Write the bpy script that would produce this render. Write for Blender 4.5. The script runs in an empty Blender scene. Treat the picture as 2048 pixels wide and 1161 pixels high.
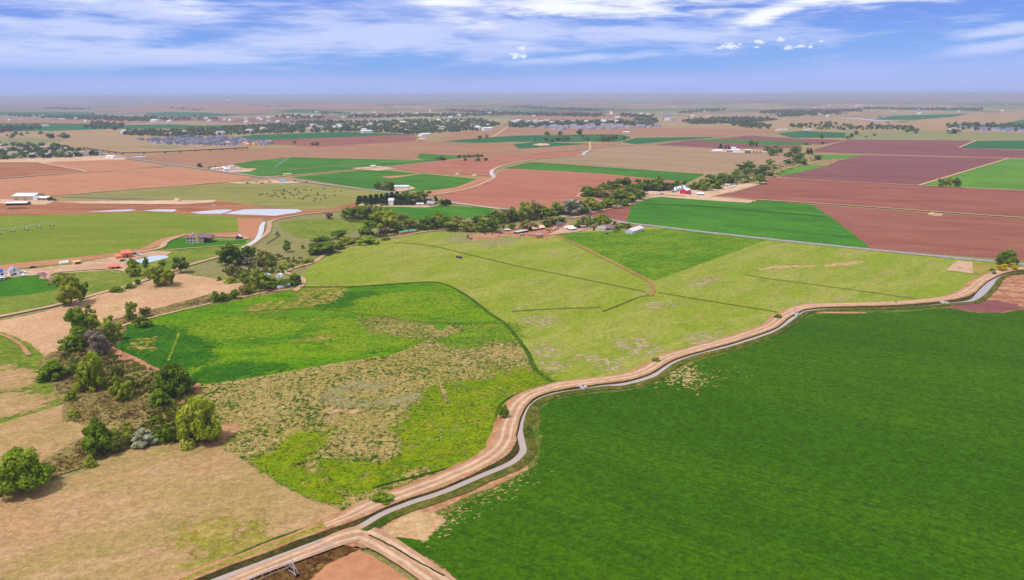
import bpy, bmesh, math, random
import numpy as np
from mathutils import Vector, Matrix, noise as mnoise
from mathutils.geometry import tessellate_polygon
R = math.radians
random.seed(7); rng = np.random.default_rng(11)
scene = bpy.context.scene
COL = scene.collection

# ------------------------------------------------------------------ camera
H = 120.0; F = 1600.0; PITCH = math.atan(391.0/F); ROLL = R(-0.24)
cd = bpy.data.cameras.new('camera'); cam = bpy.data.objects.new('camera', cd); COL.objects.link(cam)
cd.sensor_width = 36.0; cd.lens = F/2048*36.0; cd.clip_start = 1.0; cd.clip_end = 400000.0
CM = Matrix.Rotation(math.pi/2-PITCH, 3, 'X') @ Matrix.Rotation(ROLL, 3, 'Z')
cam.location = (0, 0, H); cam.rotation_euler = CM.to_euler()
scene.camera = cam
FWD = CM @ Vector((0, 0, -1))
def ray(x, y): return CM @ Vector(((x-1024)/F, (580.5-y)/F, -1))
def P(x, y, z=0.0):                      # photo pixel -> point of the ground plane
    d = ray(x, y); t = (H-z)/max(-d.z, 0.0012)
    return Vector((d.x*t, d.y*t, z))
def depth(g): return (g-Vector((0, 0, H))).dot(FWD)
def mpp(x, y): return depth(P(x, y))/F
def tall(x, yb, yt):                     # height of something standing at (x,yb) that reaches up to row yt
    g = P(x, yb); d = ray(x, yt); return max(0.3, H + g.y/d.y*d.z)

# ------------------------------------------------------------------ sky and sun
SUN_EL, SUN_AZ = 62.0, -122.0             # azimuth from the view direction, negative = to the left
w = bpy.data.worlds.new('World'); scene.world = w; w.use_nodes = True
nt = w.node_tree; nt.nodes.clear()
class NB:
    def __init__(s, nt): s.nt = nt
    def n(s, t, **k):
        o = s.nt.nodes.new(t)
        for a, b in k.items(): setattr(o, a, b)
        return o
    def put(s, sock, v):
        if isinstance(v, bpy.types.NodeSocket): s.nt.links.new(v, sock)
        elif v is not None:
            if isinstance(v, (tuple, list)) and len(v) == 3 and sock.type == 'RGBA': v = (*v, 1)
            sock.default_value = v
    def m(s, op, a, b=None, c=None, clamp=False):
        o = s.n('ShaderNodeMath', operation=op, use_clamp=clamp)
        s.put(o.inputs[0], a); s.put(o.inputs[1], b)
        if c is not None: s.put(o.inputs[2], c)
        return o.outputs[0]
    def vm(s, op, a, b=None):
        o = s.n('ShaderNodeVectorMath', operation=op); s.put(o.inputs[0], a); s.put(o.inputs[1], b); return o.outputs[0]
    def mix(s, f, a, b, mode='MIX'):
        o = s.n('ShaderNodeMix', data_type='RGBA', blend_type=mode, clamp_factor=True)
        s.put(o.inputs[0], f); s.put(o.inputs[6], a); s.put(o.inputs[7], b); return o.outputs[2]
    def noise(s, vec, scale, detail=4, rough=0.55, dist=0.0):
        o = s.n('ShaderNodeTexNoise'); s.put(o.inputs['Vector'], vec); o.inputs['Scale'].default_value = scale
        o.inputs['Detail'].default_value = detail; o.inputs['Roughness'].default_value = rough; o.inputs['Distortion'].default_value = dist
        return o.outputs[0]
    def ss(s, v, lo, hi, a=0.0, b=1.0):
        o = s.n('ShaderNodeMapRange', interpolation_type='SMOOTHSTEP'); s.put(o.inputs[0], v)
        for i, q in enumerate((lo, hi, a, b)): s.put(o.inputs[i+1], q)
        return o.outputs[0]
    def mapping(s, vec, sc=(1, 1, 1), rot=0.0, loc=(0, 0, 0)):      # turn first, then stretch
        if rot:
            o = s.n('ShaderNodeMapping'); s.put(o.inputs[0], vec); o.inputs['Rotation'].default_value = (0, 0, rot); vec = o.outputs[0]
        o = s.n('ShaderNodeMapping'); s.put(o.inputs[0], vec); o.inputs['Scale'].default_value = sc
        o.inputs['Location'].default_value = loc; return o.outputs[0]
    def xyz(s, vec):
        o = s.n('ShaderNodeSeparateXYZ'); s.put(o.inputs[0], vec); return o.outputs
    def comb(s, x, y, z=0.0):
        o = s.n('ShaderNodeCombineXYZ'); s.put(o.inputs[0], x); s.put(o.inputs[1], y); s.put(o.inputs[2], z); return o.outputs[0]
b = NB(nt)
tc = b.n('ShaderNodeTexCoord').outputs['Generated']
X, Y, Z = b.xyz(tc)
hy = b.m('SQRT', b.m('ADD', b.m('MULTIPLY', X, X), b.m('MULTIPLY', Y, Y)))
az = b.m('ARCTAN2', X, b.m('ABSOLUTE', Y)); el = b.m('ARCTAN2', Z, hy)
sky = b.n('ShaderNodeTexSky', sky_type='NISHITA', sun_disc=False)
sky.sun_elevation = R(SUN_EL); sky.sun_rotation = R(SUN_AZ); sky.altitude = 1500; sky.air_density = 1.0; sky.dust_density = 0.6; sky.ozone_density = 2.0
up = b.ss(el, R(7), R(35))
blue = b.mix(b.ss(el, R(0.1), R(2.2)), (3.4, 4.3, 8.6), (1.9, 3.9, 9.4))
blue = b.mix(b.ss(el, R(2.4), R(6)), blue, (1.4, 2.8, 8.8))
skyc = b.mix(b.m('ADD', b.m('MULTIPLY', up, 0.8), 0.18, clamp=True), blue, sky.outputs[0])
def ang(x, y):
    d = ray(x, y); return math.atan2(d.x, d.y), math.atan2(d.z, math.hypot(d.x, d.y))
def blob(x, y, rx, ry, rot=0.0, soft=1.0):           # a cloud bank placed by its direction
    a0, e0 = ang(x, y); rx = rx/F; ry = ry/F; c, s_ = math.cos(rot), math.sin(rot)
    da = b.m('SUBTRACT', az, a0); de = b.m('SUBTRACT', el, e0)
    p = b.m('DIVIDE', b.m('ADD', b.m('MULTIPLY', da, c), b.m('MULTIPLY', de, s_)), rx)
    q = b.m('DIVIDE', b.m('SUBTRACT', b.m('MULTIPLY', de, c), b.m('MULTIPLY', da, s_)), ry)
    r2 = b.m('SQRT', b.m('ADD', b.m('MULTIPLY', p, p), b.m('MULTIPLY', q, q)))
    return b.ss(r2, 0.0, 1.0*soft, 1.0, 0.0)
cv = b.comb(b.m('MULTIPLY', az, 7.0), b.m('MULTIPLY', el, 52.0), 0.3)
cvr = b.mapping(cv, rot=0.06)
n1 = b.noise(cvr, 0.9, 7, 0.56, 0.35); n2 = b.noise(cvr, 3.2, 6, 0.6, 0.2)
nn = b.m('ADD', b.m('MULTIPLY', n1, 0.68), b.m('MULTIPLY', n2, 0.32))
def mx(*v):
    o = v[0]
    for q in v[1:]: o = b.m('MAXIMUM', o, q)
    return o
banks = mx(blob(60, 108, 480, 52), blob(360, 116, 420, 34, -0.02), blob(560, 88, 330, 42, 0.10), blob(800, 62, 330, 52, 0.12),
           blob(1000, 95, 240, 46, 0.0), blob(340, 20, 230, 50, -0.1), blob(120, -5, 250, 40), blob(900, 10, 520, 55, 0.05), blob(150, 58, 300, 34), blob(1040, 60, 260, 60), b.m('MULTIPLY', blob(950, 40, 1500, 110), 0.42),
           blob(1250, 70, 300, 32, -0.05), blob(2000, 92, 260, 22, 0.16), blob(2030, 60, 200, 18, 0.1), blob(1150, 118, 260, 16, 0.05))
n5 = b.ss(nn, 0.32, 0.68)
cm = b.ss(b.m('ADD', b.m('MULTIPLY', n5, 0.60), b.m('MULTIPLY', banks, 0.62)), 0.27, 0.94)
cm = b.m('MULTIPLY', cm, b.ss(el, R(1.0), R(2.6)))
hot = mx(blob(1330, -14, 640, 74), blob(1690, -18, 460, 60), blob(1190, 20, 420, 34), blob(1555, 22, 150, 36, 0.3), blob(880, 14, 240, 40), b.m('MULTIPLY', blob(370, 16, 170, 40, -0.2), 0.62), b.m('MULTIPLY', blob(90, -4, 240, 28), 0.6), b.m('MULTIPLY', blob(950, 45, 200, 40), 0.5))
hm = b.ss(b.m('ADD', b.m('MULTIPLY', n5, 0.62), b.m('MULTIPLY', hot, 0.72)), 0.58, 1.16)
low = b.m('MULTIPLY', mx(blob(1850, 140, 720, 46, 0.05), blob(1250, 165, 800, 28, 0.02), blob(420, 168, 800, 28)), b.ss(nn, 0.3, 0.6, 0.55, 1.0))
cu_n = b.noise(b.comb(b.m('MULTIPLY', az, 150.0), b.m('MULTIPLY', el, 330.0), 0.0), 1.0, 6, 0.65)
cu = mx(*[blob(x, y, rx, ry) for x, y, rx, ry in ((1462, 92, 40, 11), (1444, 94, 22, 7), (1516, 84, 24, 7), (1577, 96, 20, 9), (1562, 80, 18, 8), (1600, 94, 20, 7), (1513, 95, 16, 4), (1643, 83, 14, 5), (1622, 94, 14, 4.5), (1036, 112, 34, 12), (1042, 97, 20, 9))])
cum = b.ss(b.m('ADD', b.m('MULTIPLY', b.ss(cu_n, 0.3, 0.7), 0.6), b.m('MULTIPLY', cu, 0.7)), 0.62, 0.95)
zen = b.m('MULTIPLY', b.ss(b.noise(b.mapping(tc, sc=(1, 1, 2.2)), 2.2, 6, 0.55), 0.34, 0.56), b.ss(el, R(5.6), R(12)))
col = b.mix(b.m('MULTIPLY', cm, 0.92), skyc, (6.0, 6.8, 10.0))
col = b.mix(b.m('MULTIPLY', low, 0.75), col, (4.4, 5.3, 9.6))
col = b.mix(hm, col, (9.6, 9.9, 10.4))
col = b.mix(b.m('MULTIPLY', cum, 0.85), col, (8.4, 9.0, 10.2))
col = b.mix(b.m('MULTIPLY', zen, 0.85), col, (9.0, 9.2, 9.6))
bg = b.n('ShaderNodeBackground'); b.put(bg.inputs[0], col); bg.inputs[1].default_value = 0.1
nt.links.new(bg.outputs[0], b.n('ShaderNodeOutputWorld').inputs[0])
sd = bpy.data.lights.new('sun', 'SUN'); so = bpy.data.objects.new('sun', sd); COL.objects.link(so)
sd.energy = 3.0; sd.angle = R(3.0); sd.color = (1.0, 0.95, 0.88)
a_, e_ = R(SUN_AZ), R(SUN_EL)
sdir = Vector((math.sin(a_)*math.cos(e_), math.cos(a_)*math.cos(e_), math.sin(e_)))
so.rotation_euler = sdir.to_track_quat('Z', 'Y').to_euler()
scene.view_settings.view_transform = 'Standard'; scene.view_settings.look = 'None'
scene.view_settings.gamma = 1; scene.view_settings.exposure = 0.0

# ------------------------------------------------------------------ haze (one closed box, sky outside)
def haze():
    me = bpy.data.meshes.new('haze'); bm = bmesh.new(); bmesh.ops.create_cube(bm, size=1.0); bm.to_mesh(me); bm.free()
    o = bpy.data.objects.new('haze', me); COL.objects.link(o)
    o.scale = (190000, 190000, 127.0+3.0); o.location = (0, 60000, (127.0-3.0)/2)
    m = bpy.data.materials.new('haze'); m.use_nodes = True; t = m.node_tree; t.nodes.clear(); q = NB(t)
    v = q.n('ShaderNodeVolumePrincipled'); v.inputs['Color'].default_value = (0.74, 0.77, 1.0, 1)
    v.inputs['Density'].default_value = 8.8e-5; v.inputs['Anisotropy'].default_value = 0.0
    t.links.new(v.outputs[0], q.n('ShaderNodeOutputMaterial').inputs['Volume'])
    m.cycles.homogeneous_volume = True
    me.materials.append(m); o['kind'] = 'stuff'; o['label'] = 'pale blue air haze over the plain'
haze()

# ------------------------------------------------------------------ materials
def lin(c):
    if max(c) > 1.0: c = tuple(q/255.0 for q in c)
    return tuple((q/12.92 if q <= 0.04045 else ((q+0.055)/1.055)**2.4) for q in c)
K = 0.83
MATS = {}
def newmat(name):
    m = bpy.data.materials.new(name); m.use_nodes = True; t = m.node_tree; t.nodes.clear(); q = NB(t)
    pr = q.n('ShaderNodeBsdfPrincipled'); out = q.n('ShaderNodeOutputMaterial'); t.links.new(pr.outputs[0], out.inputs[0])
    MATS[name] = m; return m, q, pr, out
def gmat(name, cols, L=60.0, M=9.0, fine=0.5, fs=0.18, rows=None, tuft=None, patch=None, bump=0.0, stretch=(1, 1), rot=0.0, k=K, rough=0.95, feather=True):
    """ground cover: broad tone drift, streaky middle scale, fine grain, optional plant rows, tufts, bare patches"""
    m, q, pr, out = newmat(name)
    pr.inputs['Roughness'].default_value = rough; pr.inputs['Specular IOR Level'].default_value = 0.03
    c = [tuple(v*k for v in lin(x)) for x in cols]
    ob = q.n('ShaderNodeTexCoord').outputs['Object']
    v = q.mapping(ob, sc=(stretch[0], stretch[1], 1), rot=rot)
    a = q.noise(v, 1.0/L, 5, 0.6, 0.4); b_ = q.noise(v, 1.0/M, 6, 0.62, 0.3); f = q.noise(ob, 0.3/fine, 6, 0.85)
    col = q.mix(q.ss(a, 0.36, 0.64), c[0], c[1])
    if len(c) > 2: col = q.mix(q.m('MULTIPLY', q.ss(b_, 0.44, 0.68), 0.8), col, c[2])
    if len(c) > 3: col = q.mix(q.ss(q.m('ADD', q.m('MULTIPLY', b_, 0.5), q.m('MULTIPLY', q.noise(v, 2.3/L, 4), 0.5)), 0.55, 0.66), col, c[3])
    if patch:                                    # (colour, size, lo, hi, stretch, rot)
        pv = q.mapping(ob, sc=(patch[4][0], patch[4][1], 1), rot=patch[5], loc=(37, 11, 0))
        pn = q.m('ADD', q.m('MULTIPLY', q.noise(pv, 1.0/patch[1], 6, 0.65, 0.5), 0.75), q.m('MULTIPLY', q.noise(ob, 1.0/1.3, 3), 0.25))
        col = q.mix(q.ss(pn, patch[2], patch[3]), col, tuple(z*k for z in lin(patch[0])))
    hgt = f
    if rows:                                     # (angle, spacing, strength)
        rv = q.mapping(ob, rot=-rows[0]); rx, ry, rz = q.xyz(rv)
        wob = q.m('MULTIPLY', q.noise(ob, 1/14.0, 2), 0.8)
        s1 = q.m('SINE', q.m('ADD', q.m('MULTIPLY', ry, 2*math.pi/rows[1]), wob))
        ln = q.noise(q.mapping(rv, sc=(0.012, 1.0/(rows[1]*2.2), 1)), 1.0, 3, 0.7)
        fac = q.m('ADD', q.m('MULTIPLY', s1, rows[2]*0.5), q.m('MULTIPLY', q.m('SUBTRACT', ln, 0.5), rows[3] if len(rows) > 3 else rows[2]*3.0))
        col = q.mix(1.0, col, _grey(q, q.m('ADD', fac, 1.0)), 'MULTIPLY')
    if tuft:                                     # (colour, size, lo, hi)
        tn = q.noise(q.mapping(ob, sc=(1.0, 0.7, 1)), 1.0/tuft[1], 3, 0.62)
        dens = q.m('MULTIPLY', q.m('SUBTRACT', q.noise(ob, 1/22.0, 5, 0.65), 0.5), 0.34)
        col = q.mix(q.ss(q.m('ADD', tn, dens), tuft[2], tuft[3]), col, tuple(z*k for z in lin(tuft[0])))
        hgt = tn
    g = q.ss(f, 0.36, 0.64, 1.0-fs*1.35, 1.0+fs*1.35)
    col = q.mix(1.0, col, _grey(q, g), 'MULTIPLY')
    q.put(pr.inputs['Base Color'], col)
    fa = q.n('ShaderNodeAttribute', attribute_name='fade').outputs['Fac']
    fn = q.noise(ob, 0.28, 8, 0.8)
    tr = q.n('ShaderNodeBsdfTransparent'); ms = q.n('ShaderNodeMixShader')
    q.put(ms.inputs[0], q.ss(q.m('SUBTRACT', q.m('MULTIPLY', fa, 1.25), q.ss(fn, 0.3, 0.7)), 0.0, 0.22))
    if feather:
        q.nt.links.new(pr.outputs[0], ms.inputs[1]); q.nt.links.new(tr.outputs[0], ms.inputs[2]); q.nt.links.new(ms.outputs[0], out.inputs[0])
    if bump:
        bn = q.n('ShaderNodeBump'); bn.inputs['Strength'].default_value = 0.6; bn.inputs['Distance'].default_value = bump
        q.put(bn.inputs['Height'], hgt); q.put(pr.inputs['Normal'], bn.outputs[0])
    return m
def _grey(q, v):
    o = q.n('ShaderNodeCombineColor'); [q.put(o.inputs[i], v) for i in range(3)]; return o.outputs[0]
def pmat(name, col, rough=0.6, metal=0.0, var=0.08, sc=0.6, k=1.0, spec=0.4):
    """plain paint, metal, plaster... with a little weathering"""
    if name in MATS: return MATS[name]
    m, q, pr, out = newmat(name); c = tuple(v*k for v in lin(col))
    ob = q.n('ShaderNodeTexCoord').outputs['Object']
    n = q.noise(ob, sc, 5, 0.65)
    q.put(pr.inputs['Base Color'], q.mix(1.0, c, _grey(q, q.ss(n, 0.3, 0.7, 1-var, 1+var)), 'MULTIPLY'))
    pr.inputs['Roughness'].default_value = rough; pr.inputs['Metallic'].default_value = metal; pr.inputs['Specular IOR Level'].default_value = spec
    return m
def roofmat(name, col, rib=0.6, rough=0.55):
    if name in MATS: return MATS[name]
    m, q, pr, out = newmat(name); c = lin(col)
    ob = q.n('ShaderNodeTexCoord').outputs['Object']; x, y, z = q.xyz(ob)
    s = q.m('SINE', q.m('MULTIPLY', x, 2*math.pi/rib)); n = q.noise(ob, 0.7, 5, 0.7)
    q.put(pr.inputs['Base Color'], q.mix(1.0, c, _grey(q, q.m('ADD', q.ss(n, 0.3, 0.7, 0.86, 1.08), q.m('MULTIPLY', s, 0.05))), 'MULTIPLY'))
    bn = q.n('ShaderNodeBump'); bn.inputs['Distance'].default_value = 0.03; q.put(bn.inputs['Height'], s); q.put(pr.inputs['Normal'], bn.outputs[0])
    pr.inputs['Roughness'].default_value = rough
    return m
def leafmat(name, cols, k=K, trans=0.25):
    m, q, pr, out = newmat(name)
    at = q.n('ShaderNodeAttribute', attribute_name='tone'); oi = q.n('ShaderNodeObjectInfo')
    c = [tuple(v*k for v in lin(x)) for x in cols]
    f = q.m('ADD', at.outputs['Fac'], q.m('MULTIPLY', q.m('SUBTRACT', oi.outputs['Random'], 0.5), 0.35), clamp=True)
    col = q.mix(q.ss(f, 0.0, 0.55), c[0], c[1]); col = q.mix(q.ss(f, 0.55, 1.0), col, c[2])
    q.put(pr.inputs['Base Color'], col); pr.inputs['Roughness'].default_value = 0.75; pr.inputs['Specular IOR Level'].default_value = 0.15
    tr = q.n('ShaderNodeBsdfTranslucent'); q.put(tr.inputs[0], col); ms = q.n('ShaderNodeMixShader'); ms.inputs[0].default_value = trans
    q.nt.links.new(pr.outputs[0], ms.inputs[1]); q.nt.links.new(tr.outputs[0], ms.inputs[2]); q.nt.links.new(ms.outputs[0], out.inputs[0])
    return m
# ------------------------------------------------------------------ geometry helpers
def tag(o, label=None, cat=None, group=None, kind=None):
    if label: o['label'] = label
    if cat: o['category'] = cat
    if group: o['group'] = group
    if kind: o['kind'] = kind
    return o
def link(name, verts, faces, mats, parent=None, mi=None, smooth=False):
    me = bpy.data.meshes.new(name); me.from_pydata([tuple(v) for v in verts], [], faces)
    for m in (mats if isinstance(mats, (list, tuple)) else [mats]): me.materials.append(m)
    if mi is not None: me.polygons.foreach_set('material_index', mi)
    if smooth: me.polygons.foreach_set('use_smooth', [True]*len(me.polygons))
    me.update(); o = bpy.data.objects.new(name, me); COL.objects.link(o)
    if parent: o.parent = parent
    return o
def empty(name, loc, rz=0.0, s=1.0):
    o = bpy.data.objects.new(name, None); COL.objects.link(o); o.empty_display_size = 0.5
    o.location = loc; o.rotation_euler = (0, 0, rz); o.scale = (s, s, s) if not isinstance(s, tuple) else s
    return o
def catmull(pts, n=6, closed=False):
    out = []; N = len(pts)
    rng_ = range(N) if closed else range(N-1)
    for i in rng_:
        g = (lambda k: pts[k % N]) if closed else (lambda k: pts[min(max(k, 0), N-1)])
        p0, p1, p2, p3 = g(i-1), g(i), g(i+1), g(i+2)
        for j in range(n):
            t = j/n
            out.append(0.5*((2*p1)+(p2-p0)*t+(2*p0-5*p1+4*p2-p3)*t*t+(3*p1-p0-3*p2+p3)*t**3))
    if not closed: out.append(pts[-1])
    return out
def jitter(p, amp):
    d = p.length; a = amp*min(3.0, max(1.0, d/500.0)); s = 1.0/(amp*5+2)
    n = mnoise.noise_vector(Vector((p.x*s, p.y*s, 3.1)))+0.5*mnoise.noise_vector(Vector((p.x*s*2.7, p.y*s*2.7, 9.1)))
    return Vector((p.x+n.x*a, p.y+n.y*a, p.z))
LAYER = [0.0]; STEP = [0.008]
def sheet(name, px, mat, jit=0.5, smooth=False, z=None, kind='structure', feather=0.0, inner=None):
    """a piece of ground cover lying on the plain, outline given where it lies"""
    if z is None: LAYER[0] += STEP[0]; z = LAYER[0]
    pts = [P(x, y) for x, y in px]
    if smooth: pts = catmull(pts, 8, True)
    out = []
    for i, a in enumerate(pts):
        c = pts[(i+1) % len(pts)]; d = (a+c).length/2; seg = max(1.2, d*0.006); n = max(1, min(200, int((c-a).length/seg)))
        for j in range(n): out.append(a.lerp(c, j/n))
    out = [Vector((q.x, q.y, z)) for q in (jitter(p, jit) for p in out)] if jit else [Vector((q.x, q.y, z)) for q in out]
    tri = tessellate_polygon([out])
    faces = []
    for t in tri:
        a, c, d = (out[i] for i in t)
        faces.append(tuple(t) if (c-a).cross(d-a).z > 0 else (t[0], t[2], t[1]))
    if inner is None: inner = 0.2 if feather >= 6 else 0.0
    V, fade = list(out), [inner]*len(out)
    if feather:
        ns = []; N = len(out); area = sum(out[i].x*out[(i+1) % N].y-out[(i+1) % N].x*out[i].y for i in range(N)); sg = 1 if area > 0 else -1
        for i in range(N):
            d = out[(i+2) % N]-out[i-2]; d.z = 0; d.normalize(); ns.append(Vector((d.y, -d.x, 0))*sg)
        for i in range(N): V.append(out[i]+ns[i]*feather*(0.6+0.8*mnoise.noise(out[i]*0.11)+0.3)); fade.append(1.0)
        for i in range(N): j = (i+1) % N; faces.append((i, N+i, N+j, j) if sg > 0 else (i, j, N+j, N+i))
    o = link(name, V, faces, mat)
    if feather: o.data.attributes.new('fade', 'FLOAT', 'POINT').data.foreach_set('value', fade)
    return tag(o, kind=kind)
def path_pts(px, step=None, smooth=True):
    pts = [P(x, y) for x, y in px]
    return catmull(pts, 10) if smooth else pts
def normals(pts):
    ns = []
    for i in range(len(pts)):
        d = pts[min(i+1, len(pts)-1)]-pts[max(i-1, 0)]; d.z = 0; d.normalize(); ns.append(Vector((-d.y, d.x, 0)))
    return ns
def ribbon(name, px, width, mat, z=None, jit=0.0, smooth=True, profile=None, kind='structure', n=10):
    """a strip along a path; width in metres (number or one per given point); profile = [(across -1..1, height)]"""
    if z is None: LAYER[0] += STEP[0]; z = LAYER[0]
    base = [P(x, y) for x, y in px]
    W = [width]*len(base) if not isinstance(width, (list, tuple)) else width
    if smooth:
        pts = catmull(base, n); ws = catmull([Vector((q, 0, 0)) for q in W], n); ws = [q.x for q in ws]
    else: pts, ws = base, W
    ns = normals(pts); prof = profile or [(-1, 0), (1, 0)]
    V, Fc, uv = [], [], []; acc = 0; k = len(prof)
    for i, p in enumerate(pts):
        if i: acc += (p-pts[i-1]).length
        for j, (u, h) in enumerate(prof):
            q = p+ns[i]*(-u*ws[i]/2); q.z = z+h
            if jit: qq = jitter(Vector((q.x, q.y, 0)), jit); q = Vector((qq.x, qq.y, q.z))
            V.append(q); uv.append((u*0.5+0.5, acc))
    for i in range(len(pts)-1):
        for j in range(k-1):
            a = i*k+j; Fc.append((a, a+1, a+k+1, a+k))
    o = link(name, V, Fc, mat); me = o.data
    ul = me.uv_layers.new(name='UVMap')
    vi = np.empty(len(me.loops), int); me.loops.foreach_get('vertex_index', vi)
    ul.data.foreach_set('uv', np.array(uv, dtype=np.float32)[vi].ravel())
    # faces upwards
    if me.polygons and sum(p.normal.z for p in me.polygons) < 0: me.flip_normals()
    return tag(o, kind=kind)
def roadmat(name, c_base, c_track, c_mid, tracks=(0.3, 0.7), tw=0.09, strength=0.8):
    m, q, pr, out = newmat(name)
    uvn = q.n('ShaderNodeTexCoord'); u, v, _ = q.xyz(uvn.outputs['UV']); ob = uvn.outputs['Object']
    c = [tuple(z*K for z in lin(x)) for x in (c_base, c_track, c_mid)]
    n = q.noise(ob, 0.35, 5, 0.65); n2 = q.noise(q.comb(q.m('MULTIPLY', u, 6.0), q.m('MULTIPLY', v, 0.06)), 1.0, 4, 0.65)
    col = q.mix(q.ss(n2, 0.35, 0.65), c[0], c[2])
    for t in tracks:
        d = q.m('ABSOLUTE', q.m('SUBTRACT', q.m('ADD', u, q.m('MULTIPLY', q.m('SUBTRACT', q.noise(ob, 0.09, 4, 0.6), 0.5), 0.22)), t))
        col = q.mix(q.m('MULTIPLY', q.ss(d, tw*0.4, tw, 1.0, 0.0), strength), col, c[1])
    col = q.mix(1.0, col, _grey(q, q.ss(n, 0.25, 0.75, 0.8, 1.16)), 'MULTIPLY')
    q.put(pr.inputs['Base Color'], col); pr.inputs['Roughness'].default_value = 0.95; pr.inputs['Specular IOR Level'].default_value = 0.03
    return m
def watermat(name, col, rough=0.06, k=1.0, spec=0.4):
    m, q, pr, out = newmat(name)
    q.put(pr.inputs['Base Color'], tuple(z*k for z in lin(col))); pr.inputs['Roughness'].default_value = rough
    pr.inputs['IOR'].default_value = 1.33; pr.inputs['Specular IOR Level'].default_value = spec
    ob = q.n('ShaderNodeTexCoord').outputs['Object']
    bn = q.n('ShaderNodeBump'); bn.inputs['Strength'].default_value = 0.25; bn.inputs['Distance'].default_value = 0.04
    q.put(bn.inputs['Height'], q.noise(ob, 1.4, 3, 0.6)); q.put(pr.inputs['Normal'], bn.outputs[0]); return m
# ------------------------------------------------------------------ ground covers
rowP = math.atan2(*(lambda d: (d.y, d.x))(P(1440, 553)-P(1370, 578)))
rowA = math.atan2(*(lambda d: (d.y, d.x))(P(2048, 530)-P(1536, 479)))       # direction of the county road
rowC = math.atan2(*(lambda d: (d.y, d.x))(P(2048, 935)-P(1500, 820)))
M_crop = gmat('crop_deep_green', [(58, 98, 0), (68, 106, 0), (52, 91, 0)], L=70, M=3, fine=0.5, fs=0.3, rows=(rowC, 2.4, 0.10, 0.2), bump=0.08, stretch=(0.12, 1.4), rot=-rowC, feather=True)
M_crop2 = gmat('crop_mid_green', [(64, 122, 26), (80, 138, 34), (56, 110, 26)], L=90, M=20, fine=1.4, fs=0.14, rows=(rowA, 4.0, 0.10), stretch=(0.5, 1.6), rot=-rowA)
M_crop3 = gmat('crop_pale_green', [(92, 142, 40), (110, 154, 48), (86, 134, 44)], L=90, M=30, fine=2, fs=0.12, rows=(rowA, 6.0, 0.08))
M_teal = gmat('crop_far_green', [(38, 104, 52), (50, 116, 58), (42, 100, 56)], L=200, M=50, fine=4, fs=0.1, rows=(rowA, 9, 0.08))
M_past = gmat('pasture_light', [(142, 156, 44), (162, 162, 72), (126, 148, 30), (172, 158, 100)], L=46, M=12, fine=0.6, fs=0.2, patch=((178, 154, 118), 24, 0.56, 0.70, (0.5, 1.5), -rowP), stretch=(0.5, 1.5), rot=-rowP, bump=0.1, feather=True)
M_hay = gmat('pasture_bright', [(92, 134, 10), (124, 150, 22), (66, 116, 8), (138, 150, 48)], L=30, M=5, fine=0.6, fs=0.3, patch=((176, 160, 100), 16, 0.64, 0.72, (0.7, 1.5), 0.2), bump=0.15, tuft=((34, 90, 14), 1.4, 0.58, 0.70), feather=True)
M_clov = gmat('pasture_clover', [(88, 138, 0), (116, 150, 0), (60, 114, 0), (132, 146, 32)], L=42, M=12, fine=0.6, fs=0.24, patch=((166, 152, 88), 17, 0.60, 0.70, (0.55, 1.7), 0.1), bump=0.15, tuft=((28, 84, 8), 1.5, 0.56, 0.70), stretch=(0.6, 1.5), rot=-0.1, feather=True)
M_tuft = gmat('pasture_tufted', [(176, 152, 92), (158, 144, 70), (188, 158, 108), (140, 140, 36)], L=36, M=9, fine=0.5, fs=0.3, tuft=((58, 92, 16), 1.25, 0.50, 0.60), bump=0.2, patch=((190, 160, 124), 15, 0.62, 0.70, (0.8, 1.3), 0.2), feather=True)
M_lush = gmat('grass_lush', [(126, 146, 0), (104, 134, 0), (144, 150, 6)], L=24, M=6, fine=0.5, fs=0.25, tuft=((40, 92, 10), 1.1, 0.64, 0.72), bump=0.15, feather=True)
M_dry = gmat('pasture_dry', [(190, 150, 106), (174, 148, 92), (202, 160, 124), (154, 144, 62)], L=48, M=10, fine=0.5, fs=0.2, bump=0.12, stretch=(0.45, 1.6), rot=-0.5, feather=True)
M_dryg = gmat('pasture_dry_green', [(164, 150, 62), (146, 140, 48), (186, 158, 92)], L=30, M=8, fine=0.5, fs=0.25, bump=0.12, tuft=((84, 108, 30), 1.4, 0.62, 0.72), feather=True)
M_tan = gmat('field_tan', [(214, 168, 130), (204, 162, 120), (222, 180, 142), (180, 150, 92)], L=80, M=22, fine=0.6, fs=0.14, rows=(1.15, 3.0, 0.05), bump=0.06, feather=True)
M_olive = gmat('grass_olive', [(126, 142, 46), (108, 130, 38), (152, 148, 66)], L=40, M=10, fine=0.6, fs=0.22, bump=0.1, feather=True)
M_lawn = gmat('lawn', [(62, 120, 16), (74, 130, 18), (54, 110, 18)], L=20, M=5, fine=0.6, fs=0.12)
M_brush = gmat('brushy_ground', [(144, 120, 76), (158, 138, 82), (122, 110, 60), (160, 152, 76)], L=16, M=3.5, fine=0.5, fs=0.35, bump=0.3, tuft=((86, 88, 36), 1.3, 0.56, 0.68), feather=True)
M_brush2 = gmat('creek_meadow', [(150, 142, 88), (136, 136, 74), (160, 142, 100)], L=34, M=9, fine=0.7, fs=0.22, bump=0.1, feather=True)
M_pivot = gmat('pasture_irrigated', [(132, 148, 40), (118, 138, 34), (146, 148, 56)], L=120, M=26, fine=1.0, fs=0.14, rows=(0.1, 7.0, 0.06), stretch=(0.4, 1.7), rot=0.05)
M_cow = gmat('pasture_grazed', [(152, 148, 78), (138, 136, 72), (164, 156, 84)], L=130, M=30, fine=1.0, fs=0.14, stretch=(0.5, 1.5))
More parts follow.
